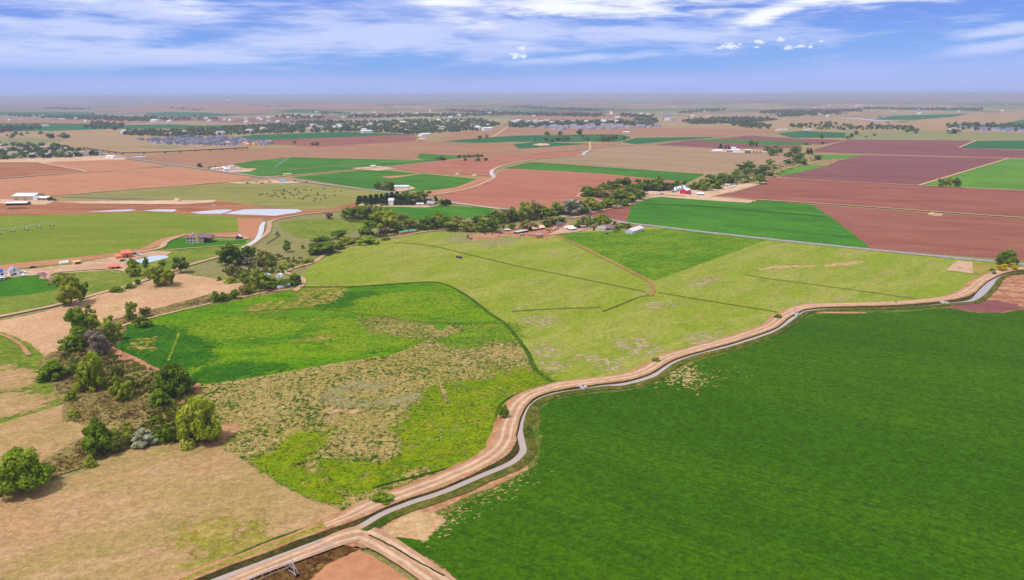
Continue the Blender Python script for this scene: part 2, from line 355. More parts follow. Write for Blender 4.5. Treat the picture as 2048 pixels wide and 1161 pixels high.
M_red = gmat('soil_red', [(196, 136, 100), (200, 142, 106), (190, 128, 94)], L=160, M=34, fine=1.0, fs=0.08, rows=(rowA+math.pi/2, 7.0, 0.09), stretch=(0.4, 1.6), rot=-rowA)
M_red2 = gmat('soil_deep_red', [(184, 118, 94), (174, 108, 86), (192, 128, 102)], L=160, M=34, fine=1.0, fs=0.08, rows=(rowA, 6.0, 0.10), stretch=(0.5, 1.6), rot=-rowA)
M_brn = gmat('soil_brown', [(172, 124, 94), (180, 134, 102), (164, 120, 90)], L=200, M=44, fine=2.0, fs=0.08, rows=(rowA, 8.0, 0.05), stretch=(0.4, 1.6), rot=-rowA)
M_olv = gmat('soil_olive', [(176, 142, 112), (160, 136, 98), (186, 148, 122)], L=240, M=60, fine=2.0, fs=0.08, rows=(rowA, 8.0, 0.06), stretch=(0.3, 1.8), rot=-rowA)
M_pur = gmat('soil_purple', [(140, 88, 86), (132, 82, 82), (150, 98, 92)], L=160, M=40, fine=1.0, fs=0.09, rows=(rowA, 6.0, 0.14), stretch=(0.3, 1.7), rot=-rowA)
M_pur2 = gmat('soil_plum', [(158, 99, 82), (148, 90, 76), (168, 110, 90)], L=120, M=30, fine=1.0, fs=0.10, rows=(rowA+0.62, 4.5, 0.16), stretch=(0.4, 1.6), rot=-rowA)
M_mud = gmat('soil_muddy', [(178, 120, 84), (160, 96, 62), (194, 142, 108), (142, 86, 58)], L=60, M=14, fine=0.8, fs=0.14, stretch=(0.35, 2.0), feather=True)
M_dirt = gmat('bare_dirt', [(212, 172, 140), (198, 154, 120), (222, 188, 160)], L=24, M=6, fine=0.6, fs=0.12, feather=True)
M_sand = gmat('pale_dirt', [(226, 190, 158), (210, 170, 136), (232, 202, 176)], L=60, M=14, fine=1.0, fs=0.1, feather=True)
M_fart = gmat('far_tan', [(180, 148, 110), (166, 142, 98), (190, 152, 120)], L=260, M=60, fine=4.0, fs=0.08, stretch=(0.35, 1.8))
M_faro = gmat('far_olive', [(146, 144, 92), (136, 140, 88), (160, 150, 104)], L=260, M=60, fine=4.0, fs=0.1, stretch=(0.35, 1.8))
M_burn = gmat('dark_weeds', [(84, 52, 32), (110, 78, 40), (150, 120, 60), (60, 40, 26)], L=6, M=1.8, fine=0.4, fs=0.35, bump=0.25, feather=True)
M_bank = gmat('bank_earth', [(196, 146, 106), (176, 122, 84), (208, 162, 124)], L=18, M=3, fine=0.4, fs=0.2, bump=0.15, feather=True)
M_wall = gmat('bank_weeds', [(64, 64, 30), (96, 80, 40), (46, 62, 20)], L=9, M=2, fine=0.4, fs=0.35, bump=0.2)
M_clovd = gmat('clover_dark', [(50, 104, 8), (68, 116, 10), (40, 92, 10), (84, 120, 24)], L=20, M=5, fine=0.6, fs=0.24, bump=0.15, feather=True, tuft=((28, 78, 8), 1.5, 0.55, 0.68))
M_clovy = gmat('clover_yellow', [(122, 148, 10), (104, 140, 6), (140, 152, 44)], L=20, M=5, fine=0.6, fs=0.24, bump=0.15, feather=True, tuft=((60, 104, 8), 1.5, 0.55, 0.68))
M_mead = gmat('meadow_green', [(112, 132, 32), (94, 124, 24), (148, 148, 62), (130, 140, 40)], L=22, M=6, fine=0.6, fs=0.26, bump=0.12, tuft=((70, 100, 20), 1.3, 0.62, 0.72))
M_mud2 = gmat('churned_earth', [(196, 142, 104), (158, 92, 66), (218, 176, 140), (124, 72, 62)], L=15, M=5, fine=0.6, fs=0.3, stretch=(0.35, 1.8), rot=0.2, bump=0.3)
M_gbank = gmat('bank_grass', [(66, 88, 16), (104, 106, 36), (134, 118, 62)], L=14, M=3, fine=0.5, fs=0.3, bump=0.2)
M_weed = gmat('weedy_strip', [(112, 124, 40), (76, 108, 26), (150, 120, 70), (140, 92, 60)], L=18, M=4, fine=0.5, fs=0.3, bump=0.2, tuft=((52, 84, 20), 1.2, 0.58, 0.68), feather=True)
M_stub = gmat('stubble_earth', [(206, 170, 122), (194, 152, 108), (214, 182, 140)], L=10, M=3, fine=0.5, fs=0.15, feather=True)
M_ditch = gmat('ditch_grass', [(66, 100, 14), (84, 110, 22), (54, 84, 14)], L=10, M=2, fine=0.5, fs=0.3, bump=0.2)
M_ditch2 = gmat('ditch_grass_dry', [(124, 126, 44), (112, 116, 38), (136, 134, 54)], L=10, M=2, fine=0.5, fs=0.25, bump=0.2)
M_salt = gmat('salty_patch', [(186, 164, 126), (172, 158, 112), (196, 172, 140)], L=9, M=3, fine=0.5, fs=0.2, feather=True)
M_grsd = gmat('wet_patch', [(158, 150, 98), (166, 154, 112), (146, 142, 88)], L=9, M=3, fine=0.5, fs=0.15, feather=True)
M_pave = roadmat('asphalt', (176, 166, 168), (164, 154, 156), (184, 176, 178), tracks=(0.27, 0.73), tw=0.16)
M_tarm = roadmat('dark_paving', (150, 118, 118), (140, 108, 110), (158, 126, 124))
M_trk = roadmat('dirt_road', (206, 162, 130), (228, 194, 164), (190, 146, 108), tracks=(0.28, 0.72), tw=0.13)
M_trk2 = roadmat('dirt_track', (206, 172, 126), (224, 190, 152), (194, 158, 108), tracks=(0.3, 0.7), tw=0.2, strength=0.6)
M_redt = roadmat('red_track', (174, 124, 78), (192, 140, 100), (150, 120, 60), tracks=(0.28, 0.72), tw=0.2)
M_water = watermat('muddy_water', (176, 158, 150), 0.07, spec=0.5)
M_pond = watermat('pond_water', (214, 212, 210), 0.12)  # near-white base colour has the bright sky reflection painted in
M_bpond = watermat('pool_water', (188, 202, 218), 0.10)

# the plain: one sheet to the horizon, with the far patchwork of fields as ground cover
def plain():
    m, q, pr, out = newmat('plain_cover'); pr.inputs['Roughness'].default_value = 0.95; pr.inputs['Specular IOR Level'].default_value = 0.1
    ob = q.n('ShaderNodeTexCoord').outputs['Object']
    v = q.mapping(ob, sc=(1/520.0, 1/900.0, 1), rot=-rowA)
    def vor(vec, sc):
        o = q.n('ShaderNodeTexVoronoi', distance='CHEBYCHEV', feature='F1'); q.put(o.inputs['Vector'], vec); o.inputs['Scale'].default_value = sc
        o.inputs['Randomness'].default_value = 0.75; return o.outputs['Color']
    vc = vor(v, 1.0); r_, g_, b3 = q.xyz(vc)
    ramp = q.n('ShaderNodeValToRGB'); ramp.color_ramp.interpolation = 'CONSTANT'; q.put(ramp.inputs[0], r_)
    cs = [(150, 146, 96), (176, 146, 110), (92, 122, 70), (158, 136, 96), (140, 102, 84), (168, 154, 112), (120, 132, 76), (184, 150, 118)]
    el_ = ramp.color_ramp.elements
    while len(el_) < len(cs): el_.new(0.5)
    for i, c in enumerate(cs): el_[i].position = i/len(cs); el_[i].color = (*[z*K for z in lin(c)], 1)
    col = ramp.outputs[0]
    big = q.noise(q.mapping(ob, sc=(1, 0.35, 1)), 1/5200.0, 5, 0.6)
    col = q.mix(q.ss(big, 0.5, 0.62, 0.0, 0.75), col, tuple(z*K for z in lin((138, 134, 116))))
    wd = q.m('ADD', q.m('MULTIPLY', q.noise(q.mapping(ob, sc=(0.5, 0.3, 1)), 1/1500.0, 5, 0.65), 0.55), q.m('MULTIPLY', q.noise(ob, 1/110.0, 5, 0.85), 0.5))
    dist = q.m('SQRT', q.m('ADD', q.m('POWER', q.xyz(ob)[0], 2.0), q.m('POWER', q.xyz(ob)[1], 2.0)))
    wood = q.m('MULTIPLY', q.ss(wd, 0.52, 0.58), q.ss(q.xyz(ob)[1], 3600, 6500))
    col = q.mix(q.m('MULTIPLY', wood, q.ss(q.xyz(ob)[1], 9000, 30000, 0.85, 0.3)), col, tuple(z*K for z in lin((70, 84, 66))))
    near = q.ss(q.xyz(ob)[1], 2300, 4200, 1.0, 0.0)
    nz = q.noise(ob, 1/18.0, 6, 0.65)
    nc = q.mix(q.ss(nz, 0.38, 0.62), tuple(z*K for z in lin((160, 146, 84))), tuple(z*K for z in lin((176, 138, 100))))
    col = q.mix(near, col, nc)
    q.put(pr.inputs['Base Color'], col)
    S = 90000.0
    link('ground', [(-S, -2000, 0), (S, -2000, 0), (S, S*1.6, 0), (-S, S*1.6, 0)], [(0, 1, 2, 3)], m)['kind'] = 'structure'
plain()

# ---- far band
far = [
 ('field', M_teal, [(-300, 247), (90, 247), (130, 245), (230, 251), (345, 249), (400, 252), (500, 250), (640, 244), (420, 260), (260, 258), (150, 262), (60, 264), (-300, 266)]),
 ('field', M_brn, [(-200, 241), (240, 241), (330, 243), (250, 249), (100, 247), (-200, 246)]),
 ('field', M_teal, [(-300, 225), (100, 224), (190, 226), (180, 230), (-300, 232)]),
 ('field', M_teal, [(290, 228), (335, 224), (400, 225), (480, 230), (450, 233), (300, 232)]),
 ('field', M_brn, [(190, 219), (330, 209), (500, 207), (700, 209), (850, 213), (700, 218), (470, 222), (330, 222)]),
 ('field', M_teal, [(545, 222), (600, 218), (640, 221), (700, 225), (690, 228), (590, 226)]),
 ('field', M_fart, [(-300, 268), (120, 262), (230, 258), (420, 258), (430, 270), (380, 290), (200, 312), (120, 312), (-300, 300)]),
 ('field', M_faro, [(-300, 274), (60, 276), (130, 280), (70, 292), (-300, 300)]),
 ('field', M_fart, [(420, 272), (530, 278), (560, 290), (540, 294), (380, 304), (240, 311), (190, 300), (300, 296), (300, 276)]),
 ('field', M_faro, [(270, 293), (340, 291), (380, 294), (330, 298)]),
 ('field', M_brn, [(1024, 258), (1249, 256), (1536, 258), (1560, 266), (1449, 273), (1254, 273), (1236, 269), (1024, 271), (985, 266)]),
 ('field', M_brn, [(905, 268), (985, 258), (1015, 251), (1024, 258), (1000, 270), (975, 275), (890, 280), (882, 276)]),
 ('field', M_brn, [(1024, 233), (1249, 232), (1420, 238), (1200, 241), (1024, 240)]),
 ('field', M_fart, [(1290, 232), (1460, 232), (1600, 236), (1680, 238), (1800, 245), (1850, 255), (1700, 258), (1536, 256), (1400, 252), (1310, 250)]),
 ('field', M_fart, [(1823, 242), (1936, 229), (2048, 222), (2500, 214), (2500, 246), (1998, 253), (1836, 258), (1790, 250)]),
 ('field', M_teal, [(1750, 240), (1786, 232), (1936, 228), (1905, 234), (1830, 240)]),
 ('field', M_teal, [(1990, 251), (2020, 245), (2048, 240), (2300, 236), (2300, 256), (2010, 256)]),
 ('field', M_faro, [(1640, 266), (1740, 262), (1823, 262), (2048, 266), (2500, 264), (2500, 284), (2048, 282), (1696, 281)]),
 ('field', M_teal, [(1556, 268), (1598, 262), (1691, 266), (1686, 276), (1586, 276)]),
 ('field', M_pur, [(1424, 279), (1500, 272), (1536, 274), (1600, 278), (1690, 281), (1640, 290), (1536, 282)]),
 ('field', M_teal, [(1244, 285), (1274, 276), (1449, 274), (1349, 283), (1274, 289)]),
 ('field', M_teal, [(884, 283), (975, 276), (1024, 272), (1084, 271), (1236, 269), (1262, 275), (1240, 283), (1100, 285), (1024, 284), (960, 287), (900, 285)]),
 ('field', M_pur, [(1190, 292), (1311, 290), (1384, 281), (1450, 285), (1600, 291), (1600, 297), (1430, 297), (1290, 291)]),
 ('field', M_crop2, [(1386, 281), (1424, 279), (1536, 282), (1600, 285), (1622, 290), (1536, 291)]),
 ('field', M_teal, [(450, 277), (512, 270), (687, 264), (852, 270), (820, 271), (687, 276), (540, 281)]),
 ('field', M_pur2, [(537, 281), (687, 275), (822, 270), (845, 282), (712, 290), (640, 294), (537, 289)]),
 ('field', M_brn, [(240, 317), (375, 305), (512, 299), (690, 292), (760, 300), (834, 307), (838, 316), (812, 320), (587, 315), (512, 322), (470, 328), (400, 338), (335, 329)]),
 ('field', M_brn, [(690, 291), (832, 283), (862, 284), (960, 289), (1029, 288), (1042, 302), (1024, 310), (960, 314), (910, 312), (838, 307), (760, 299)]),
 ('field', M_teal, [(1029, 289), (1071, 285), (1179, 288), (1039, 298)]),
 ('field', M_sand, [(1066, 290), (1080, 287), (1096, 288), (1098, 291), (1080, 292)]),
 ('field', M_brn, [(1039, 299), (1179, 289), (1240, 287), (1180, 298), (1060, 308), (1040, 308)]),
 ('field', M_olv, [(1074, 325), (1159, 311), (1190, 299), (1284, 290), (1430, 297), (1536, 305), (1610, 306), (1600, 318), (1560, 326), (1500, 340), (1450, 349), (1399, 348)]),
 ('field', M_crop2, [(1010, 337), (1062, 325), (1406, 349), (1375, 364), (1274, 356), (1024, 338)]),
 ('field', M_pur, [(1612, 306), (1698, 280), (1951, 282), (1918, 296), (2048, 301), (2500, 308), (2500, 326), (2048, 317), (1631, 305)]),
 ('field', M_teal, [(1922, 296), (1951, 283), (2048, 282), (2500, 283), (2500, 306), (2048, 299)]),
 ('field', M_pur, [(1726, 311), (2010, 318), (1840, 371), (1560, 355), (1568, 351), (1661, 330), (1680, 322)]),
 ('field', M_crop3, [(1623, 310), (1726, 311), (1666, 320), (1640, 318)]),
 ('field', M_crop3, [(1556, 340), (1618, 331), (1658, 332), (1568, 351), (1552, 347)]),
 ('field', M_crop3, [(2018, 318), (2048, 319), (2500, 325), (2500, 388), (2048, 380), (1843, 371)]),
 ('field', M_pur2, [(1424, 393), (1529, 366), (1545, 356), (1840, 372), (2048, 383), (2500, 400), (2500, 462), (2048, 436), (1536, 402), (1480, 402)]),
]
for nme, mt, px in far: sheet(nme, px, mt, jit=1.0, feather=5)
# ---- middle band
STEP[0] = 0.004
sheet('field', [(-900, 1500), (-900, 470), (-300, 420), (700, 405), (1250, 400), (2500, 560), (2900, 900), (3000, 1500)], M_brush2, jit=0)
mid = [
 ('field', M_sand, [(-300, 320), (50, 316), (240, 312), (255, 318), (240, 322), (110, 326), (-300, 332)]),
 ('field', M_red, [(85, 328), (110, 324), (240, 320), (335, 332), (275, 337), (192, 345), (170, 343)]),
 ('field', M_mud, [(-300, 326), (75, 325), (165, 343), (60, 354), (-300, 366)]),
 ('field', M_red, [(-300, 376), (0, 360), (160, 346), (190, 345), (335, 335), (400, 340), (512, 356), (455, 366), (375, 371), (250, 380), (135, 390), (0, 400), (-300, 420)]),
 ('field', M_crop2, [(467, 329), (512, 322), (587, 315), (812, 321), (890, 322), (800, 331), (695, 342), (585, 350), (522, 353), (478, 345), (505, 340)]),
 ('field', M_crop2, [(840, 308), (912, 312), (925, 318), (862, 324), (835, 316)]),
 ('field', M_red2, [(772, 335), (912, 318), (1024, 312), (1060, 317), (1000, 332), (985, 342), (978, 353), (840, 345)]),
 ('field', M_red2, [(1024, 311), (1159, 301), (1164, 311), (1060, 318), (1024, 312)]),
 ('field', M_red, [(820, 384), (900, 376), (950, 359), (985, 354), (990, 356), (935, 378), (880, 390), (850, 394)]),
 ('field', M_crop2, [(585, 355), (730, 341), (775, 342), (953, 359), (912, 375), (870, 381), (812, 384), (737, 378), (655, 366)]),
 ('field', M_red, [(764, 354), (800, 352), (838, 348), (840, 349), (800, 355), (780, 357)]),
 ('field', M_red2, [(885, 400), (882, 390), (960, 366), (992, 355), (1000, 345), (1024, 338), (1200, 348), (1375, 365), (1350, 380), (1240, 400), (1150, 412), (1120, 420), (1040, 424), (1002, 419), (900, 405)]),
 ('field', M_cow, [(120, 395), (250, 384), (440, 370), (512, 367), (560, 366), (700, 377), (775, 386), (770, 395), (716, 404), (705, 412), (660, 419), (600, 421), (512, 412), (420, 402), (280, 401)]),
 ('field', M_mud, [(-400, 400), (0, 402), (100, 406), (350, 401), (440, 403), (512, 413), (600, 421), (660, 419), (716, 404), (716, 412), (700, 420), (600, 432), (545, 440), (512, 438), (380, 434), (300, 426), (0, 434), (-400, 440)]),
 ('field', M_sand, [(110, 404), (350, 402), (430, 401), (425, 405), (370, 409), (180, 408)]),
 ('field', M_sand, [(0, 400), (60, 399), (110, 402), (90, 410), (0, 408)]),
 ('field', M_pivot, [(-400, 440), (0, 433), (150, 430), (300, 425), (400, 432), (500, 437), (505, 448), (480, 466), (430, 470), (370, 470), (320, 480), (280, 500), (230, 508), (120, 520), (0, 532), (-400, 560)]),
 ('field', M_red, [(478, 438), (524, 438), (528, 448), (520, 470), (505, 480), (480, 474)]),
 ('field', M_red, [(-400, 560), (0, 532), (120, 520), (230, 508), (280, 500), (320, 480), (370, 469), (480, 466), (490, 474), (420, 472), (360, 474), (335, 482), (325, 492), (290, 502), (240, 512), (120, 528), (0, 542), (-400, 575)]),
 ('field', M_olive, [(-400, 580), (0, 545), (120, 530), (250, 515), (330, 490), (440, 480), (480, 482), (505, 486), (440, 514), (330, 550), (260, 575), (200, 590), (120, 612), (0, 636), (-400, 680)]),
 ('lawn', M_lawn, [(330, 499), (340, 484), (365, 477), (440, 483), (490, 482), (485, 490), (440, 494), (380, 497)]),
 ('lawn', M_lawn, [(100, 536), (140, 530), (225, 522), (232, 527), (200, 538), (130, 543), (105, 541)]),
 ('lawn', M_lawn, [(-200, 566), (0, 562), (40, 555), (80, 550), (118, 572), (110, 580), (60, 590), (-200, 610)]),
 ('lawn', M_lawn, [(40, 540), (64, 537), (66, 540), (42, 543)]),
 ('creek_meadow', M_brush2, [(545, 442), (600, 436), (690, 426), (760, 435), (860, 455), (930, 458), (940, 464), (860, 467), (770, 481), (700, 495), (650, 514), (605, 552), (600, 575), (480, 578), (330, 572), (320, 552), (460, 520), (500, 500), (538, 470)]),
 ('meadow', M_olive, [(560, 446), (600, 441), (690, 438), (740, 443), (735, 455), (690, 470), (640, 480), (600, 476), (570, 462)]),
 ('field', M_crop2, [(752, 412), (860, 414), (900, 413), (985, 418), (975, 432), (910, 440), (850, 443), (810, 440), (785, 425)]),
 ('field', M_pur2, [(1176, 431), (1215, 421), (1264, 412), (1256, 446), (1219, 443)]),
 ('farmyard', M_sand, [(1262, 413), (1290, 396), (1270, 400), (1290, 385), (1380, 382), (1440, 378), (1450, 368), (1520, 368), (1470, 385), (1424, 393), (1510, 402), (1500, 408), (1400, 402), (1324, 396), (1300, 396)]),
 ('field', M_crop2, [(1255, 447), (1264, 412), (1300, 397), (1324, 395), (1400, 401), (1499, 407), (1512, 403), (1536, 403), (1626, 411), (1660, 433), (1700, 462), (1748, 500), (1536, 478), (1340, 455)]),
 ('field', M_pur2, [(1626, 411), (2048, 440), (2500, 466), (2500, 565), (2048, 522), (1748, 500), (1700, 462), (1660, 433)]),
 ('gravel_pad', M_stub, [(1856, 430), (1860, 427), (1884, 428), (1882, 433), (1870, 433)]),
 ('farmyard', M_sand, [(1418, 303), (1440, 300), (1500, 300), (1560, 304), (1480, 307)]),
 ('farmyard', M_sand, [(428, 340), (460, 338), (512, 338), (500, 344), (450, 346)]),
 ('farmyard', M_sand, [(545, 362), (455, 366), (470, 368), (600, 367), (590, 364), (530, 358)]),
 ('farmyard', M_sand, [(705, 337), (760, 333), (790, 338), (760, 342), (720, 340)]),
 ('farmyard', M_sand, [(785, 374), (815, 372), (830, 378), (800, 384), (780, 380)]),
 ('farmyard', M_dirt, [(725, 413), (760, 409), (850, 412), (880, 412), (850, 416), (780, 414), (740, 416)]),
 ('farmyard', M_dirt, [(-200, 560), (0, 545), (90, 537), (150, 530), (240, 513), (290, 503), (340, 505), (330, 512), (280, 516), (250, 530), (262, 545), (230, 540), (170, 545), (110, 548), (90, 560), (80, 550), (20, 556), (-200, 575)]),
 ('farmyard', M_red, [(930, 464), (990, 466), (1040, 452), (1110, 446), (1140, 446), (1130, 460), (1110, 470), (1100, 478), (1060, 480), (1020, 474), (980, 472), (950, 478), (935, 478)]),
 ('farmyard', M_dirt, [(1100, 470), (1120, 460), (1130, 452), (1160, 452), (1200, 455), (1290, 458), (1270, 466), (1200, 464), (1160, 466), (1110, 474)]),
]
for i, (nme, mt, px) in enumerate(mid):
    sheet(nme, px, mt, jit=0.7, feather=2.5)
ponds = [[(170, 425), (215, 422), (262, 420), (275, 421), (255, 424)], [(285, 422), (320, 420), (350, 420), (354, 422), (345, 425), (310, 424)],
         [(380, 426.5), (420, 422), (450, 420), (466, 421), (450, 427), (440, 429), (400, 429)], [(448, 429), (468, 424), (490, 420), (560, 419), (594, 420), (606, 423), (590, 427), (550, 433), (500, 431)]]
for px in ponds: sheet('pond', px, M_pond, jit=0.3)
sheet('pond', [(265, 524), (290, 517), (312, 513), (332, 513), (337, 516), (325, 520), (305, 525), (285, 528)], M_bpond, jit=0.2, smooth=True)
sheet('pond', [(1680, 236), (1700, 236.5), (1720, 237.6), (1750, 240.6), (1786, 243), (1780, 244), (1745, 242), (1716, 239), (1685, 237.5)], M_pond, jit=0)
sheet('pond', [(1955, 188.4), (2000, 188.0), (2048, 187.6), (2300, 187.2), (2300, 188.6), (2048, 188.9), (1990, 189.1)], M_pond, jit=0)
sheet('pond', [(258, 314.6), (280, 313), (296, 313.4), (290, 315), (270, 315.6)], M_pond, jit=0)
# ---- near band
LP = [(607, 575), (600, 555), (640, 520), (700, 495), (760, 480), (860, 466), (940, 464), (1020, 474), (1100, 478), (1115, 468), (1280, 455), (1340, 456), (1536, 480), (1890, 516), (2048, 532), (2300, 556), (2300, 560), (2048, 546), (1990, 558), (1950, 585), (1900, 602), (1780, 614), (1610, 624), (1560, 640), (1500, 670), (1340, 717), (1280, 752), (1200, 770), (1128, 775), (1100, 768), (1070, 745), (1050, 705), (1030, 680), (1010, 650), (980, 634), (935, 600), (895, 577), (850, 570), (770, 574), (700, 577)]
sheet('pasture', LP, M_past, jit=0.4)
for px in [[(905, 474), (940, 466), (975, 478), (940, 486), (900, 484)], [(960, 492), (985, 480), (1040, 477), (1020, 485), (990, 492)]]: sheet('wet_patch', px, M_grsd, jit=2.5, smooth=True, feather=8, inner=0.4)
for px in [[(1050, 640), (1085, 634), (1112, 636), (1105, 648), (1070, 652)], [(1375, 570), (1430, 556), (1440, 554), (1400, 574)], [(1236, 688), (1275, 682), (1320, 700), (1290, 712), (1262, 706)], [(1390, 680), (1410, 672), (1436, 680), (1420, 692), (1396, 692)],
           [(1170, 715), (1195, 716), (1235, 735), (1215, 742), (1190, 735)], [(1072, 700), (1095, 692), (1106, 708), (1092, 714)], [(1078, 728), (1112, 728), (1120, 742), (1098, 744)], [(1300, 610), (1335, 606), (1345, 612), (1310, 618)]]: sheet('bare_patch', px, M_salt, jit=3.0, smooth=True, feather=11, inner=0.5)
sheet('bare_patch', [(1516, 541), (1560, 534), (1625, 533), (1625, 535), (1570, 538)], M_stub, jit=0.8, smooth=True, feather=3, inner=0.35)
sheet('bare_patch', [(1645, 534), (1690, 526), (1722, 524), (1720, 528), (1680, 534)], M_stub, jit=0.8, smooth=True, feather=3, inner=0.35)
sheet('bare_patch', [(935, 479), (941, 473), (965, 469), (1015, 472), (1000, 478), (960, 482), (946, 483)], M_bank, jit=0.8, feather=2)
sheet('hayfield', [(1112, 470), (1180, 466), (1290, 462), (1340, 458), (1400, 465), (1536, 482), (1522, 486), (1310, 563), (1302, 562), (1240, 530), (1180, 500)], M_hay, jit=0.4)
CL = [(385, 778), (512, 757), (600, 742), (700, 724), (790, 710), (840, 690), (880, 665), (900, 653), (1010, 650)]
sheet('pasture', [(600, 577), (700, 576), (850, 568), (895, 575), (935, 598), (985, 634), (1010, 650), (1060, 735), (1100, 770), (1000, 760), (900, 700), (780, 720)]+CL[::-1][3:]+[(378, 765), (360, 745), (300, 722), (262, 712), (228, 692), (232, 662), (250, 650), (290, 637), (360, 620), (430, 605), (500, 590), (560, 583)], M_clov, jit=0.8, feather=1.5)
for px in [[(236, 680), (246, 662), (300, 655), (360, 668), (410, 690), (400, 720), (360, 738), (300, 722), (262, 708)], [(600, 600), (660, 590), (760, 592), (820, 600), (720, 612), (640, 615)], [(420, 745), (500, 735), (560, 738), (480, 754), (410, 765)]]: sheet('clover_patch', px, M_clovd, jit=3, smooth=True, feather=12)
for px in [[(720, 606), (800, 590), (890, 590), (930, 620), (850, 630), (760, 622)], [(640, 668), (760, 655), (850, 662), (800, 690), (700, 700)], [(400, 660), (470, 640), (600, 650), (560, 668), (440, 680)], [(620, 640), (700, 640), (760, 650), (680, 655)]]: sheet('clover_patch', px, M_clovy, jit=3, smooth=True, feather=12)
TF = CL+[(1030, 672), (1050, 705), (1062, 735), (1100, 768), (1062, 786), (1025, 800), (1000, 815), (997, 850), (995, 890), (985, 905), (950, 925), (900, 945), (850, 960), (800, 980), (745, 1012), (700, 1032), (650, 1014), (560, 980), (530, 960), (430, 890), (442, 862), (420, 830), (395, 790)]
sheet('pasture', TF, M_tuft, jit=0.8)
sheet('grass', [(520, 940), (545, 915), (590, 877), (620, 872), (636, 885), (600, 920), (590, 935), (660, 985), (680, 1000), (640, 1004), (560, 975)], M_lush, jit=2.5, smooth=True, feather=10, inner=0.28, kind='structure')
sheet('grass', [(642, 935), (700, 930), (760, 938), (800, 925), (830, 930), (760, 970), (700, 985), (670, 970)], M_lush, jit=2.5, smooth=True, feather=10, inner=0.28)
sheet('grass', [(838, 800), (870, 782), (960, 765), (1040, 752), (1090, 770), (1020, 798), (998, 818), (994, 890), (960, 915), (890, 935), (840, 920), (835, 890), (810, 870), (830, 835)], M_lush, jit=3.0, smooth=True, feather=13, inner=0.3)
sheet('grass', [(885, 690), (950, 655), (1010, 655), (1025, 680), (990, 684), (930, 690)], M_hay, jit=3.0, smooth=True, feather=13, inner=0.3)
sheet('wet_patch', [(650, 790), (700, 772), (765, 768), (770, 775), (700, 785), (690, 800), (760, 803), (830, 790), (838, 795), (820, 812), (740, 815), (680, 812)], M_grsd, jit=1.5, smooth=True, feather=6, inner=0.42)
for px in [[(656, 824), (680, 820), (690, 828), (670, 836)], [(700, 822), (728, 824), (720, 832)], [(652, 842), (680, 845), (672, 852)], [(870, 692), (890, 688), (884, 696)]]: sheet('bare_patch', px, M_stub, jit=2.5, smooth=True, feather=5, inner=0.45)
for px in [[(735, 645), (760, 640), (850, 650), (870, 672), (800, 668), (745, 658)]]: sheet('dry_patch', px, M_tuft, jit=4, smooth=True, feather=13, inner=0.4)
for px in [[(590, 685), (610, 678), (650, 674), (655, 678), (620, 684)], [(560, 622), (620, 612), (660, 606), (690, 575), (605, 580), (600, 595)], [(270, 690), (290, 682), (300, 700), (280, 704)], [(500, 620), (520, 610), (560, 608), (540, 622)]]: sheet('dry_patch', px, M_dryg, jit=3, smooth=True, feather=10, inner=0.45)
sheet('field', [(-500, 720), (0, 645), (90, 627), (200, 592), (280, 571), (350, 548), (400, 556), (470, 566), (500, 575), (520, 585), (490, 590), (420, 590), (340, 612), (300, 625), (250, 634), (200, 650), (150, 655), (130, 690), (122, 708), (88, 724), (60, 715), (0, 668), (-500, 700)], M_tan, jit=0.8, feather=2.5)
sheet('meadow', [(-500, 690), (0, 668), (50, 690), (85, 722), (98, 760), (128, 798), (100, 822), (60, 832), (0, 852), (-500, 960)], M_mead, jit=1.0, feather=4)
for px in [[(-20, 742), (30, 746), (60, 770), (20, 780), (-30, 776)], [(-20, 800), (40, 796), (70, 812), (20, 830), (-30, 830)]]: sheet('dry_patch', px, M_dry, jit=3, smooth=True, feather=11)
sheet('pasture', [(-500, 960), (0, 852), (60, 832), (128, 812), (150, 846), (250, 850), (180, 872), (160, 892), (100, 925), (0, 980), (-500, 1100)], M_dry, jit=1.0)
BR = [(85, 722), (128, 700), (225, 703), (300, 738), (380, 770), (404, 800), (430, 850), (400, 882), (340, 892), (230, 904), (170, 930), (110, 955), (60, 960), (95, 925), (172, 880), (246, 852), (138, 846), (128, 800), (98, 760)]
sheet('brush_ground', BR, M_brush, jit=1.5, feather=3)
sheet('brush_ground', [(200, 690), (150, 660), (240, 640), (300, 625), (400, 598), (470, 588), (520, 582), (590, 578), (560, 586), (440, 608), (350, 625), (250, 652), (230, 690), (222, 706)], M_brush, jit=1.2, feather=3)
sheet('bare_patch', [(212, 700), (225, 697), (300, 735), (318, 742), (296, 744), (240, 720)], M_bank, jit=0.8, feather=2)
sheet('bare_patch', [(378, 770), (400, 772), (390, 792), (370, 815), (345, 812), (352, 798)], M_bank, jit=1.0, feather=2)
sheet('bare_patch', [(405, 888), (440, 858), (470, 852), (472, 862), (440, 892), (415, 896)], M_bank, jit=1.0, feather=2)
DR = [(-600, 1110), (0, 988), (100, 972), (170, 948), (250, 908), (340, 892), (405, 888), (430, 892), (520, 952), (560, 978), (650, 1018), (690, 1032), (745, 1010), (790, 990), (860, 964), (950, 930), (998, 896), (1004, 912), (900, 964), (760, 1016), (640, 1078), (512, 1120), (400, 1161), (300, 1200), (-700, 1400)]
sheet('pasture', DR, M_dry, jit=0.8, feather=2)
sheet('verge', [(690, 1034), (745, 1008), (860, 962), (950, 928), (990, 905), (996, 912), (940, 940), (860, 972), (760, 1010), (700, 1040), (640, 1070), (512, 1118), (400, 1158), (395, 1150), (500, 1112), (600, 1075), (660, 1045)], M_dryg, jit=0.8)
sheet('dry_patch', [(370, 1080), (430, 1064), (480, 1066), (520, 1100), (450, 1110)], M_dryg, jit=5, smooth=True, feather=14, inner=0.35)
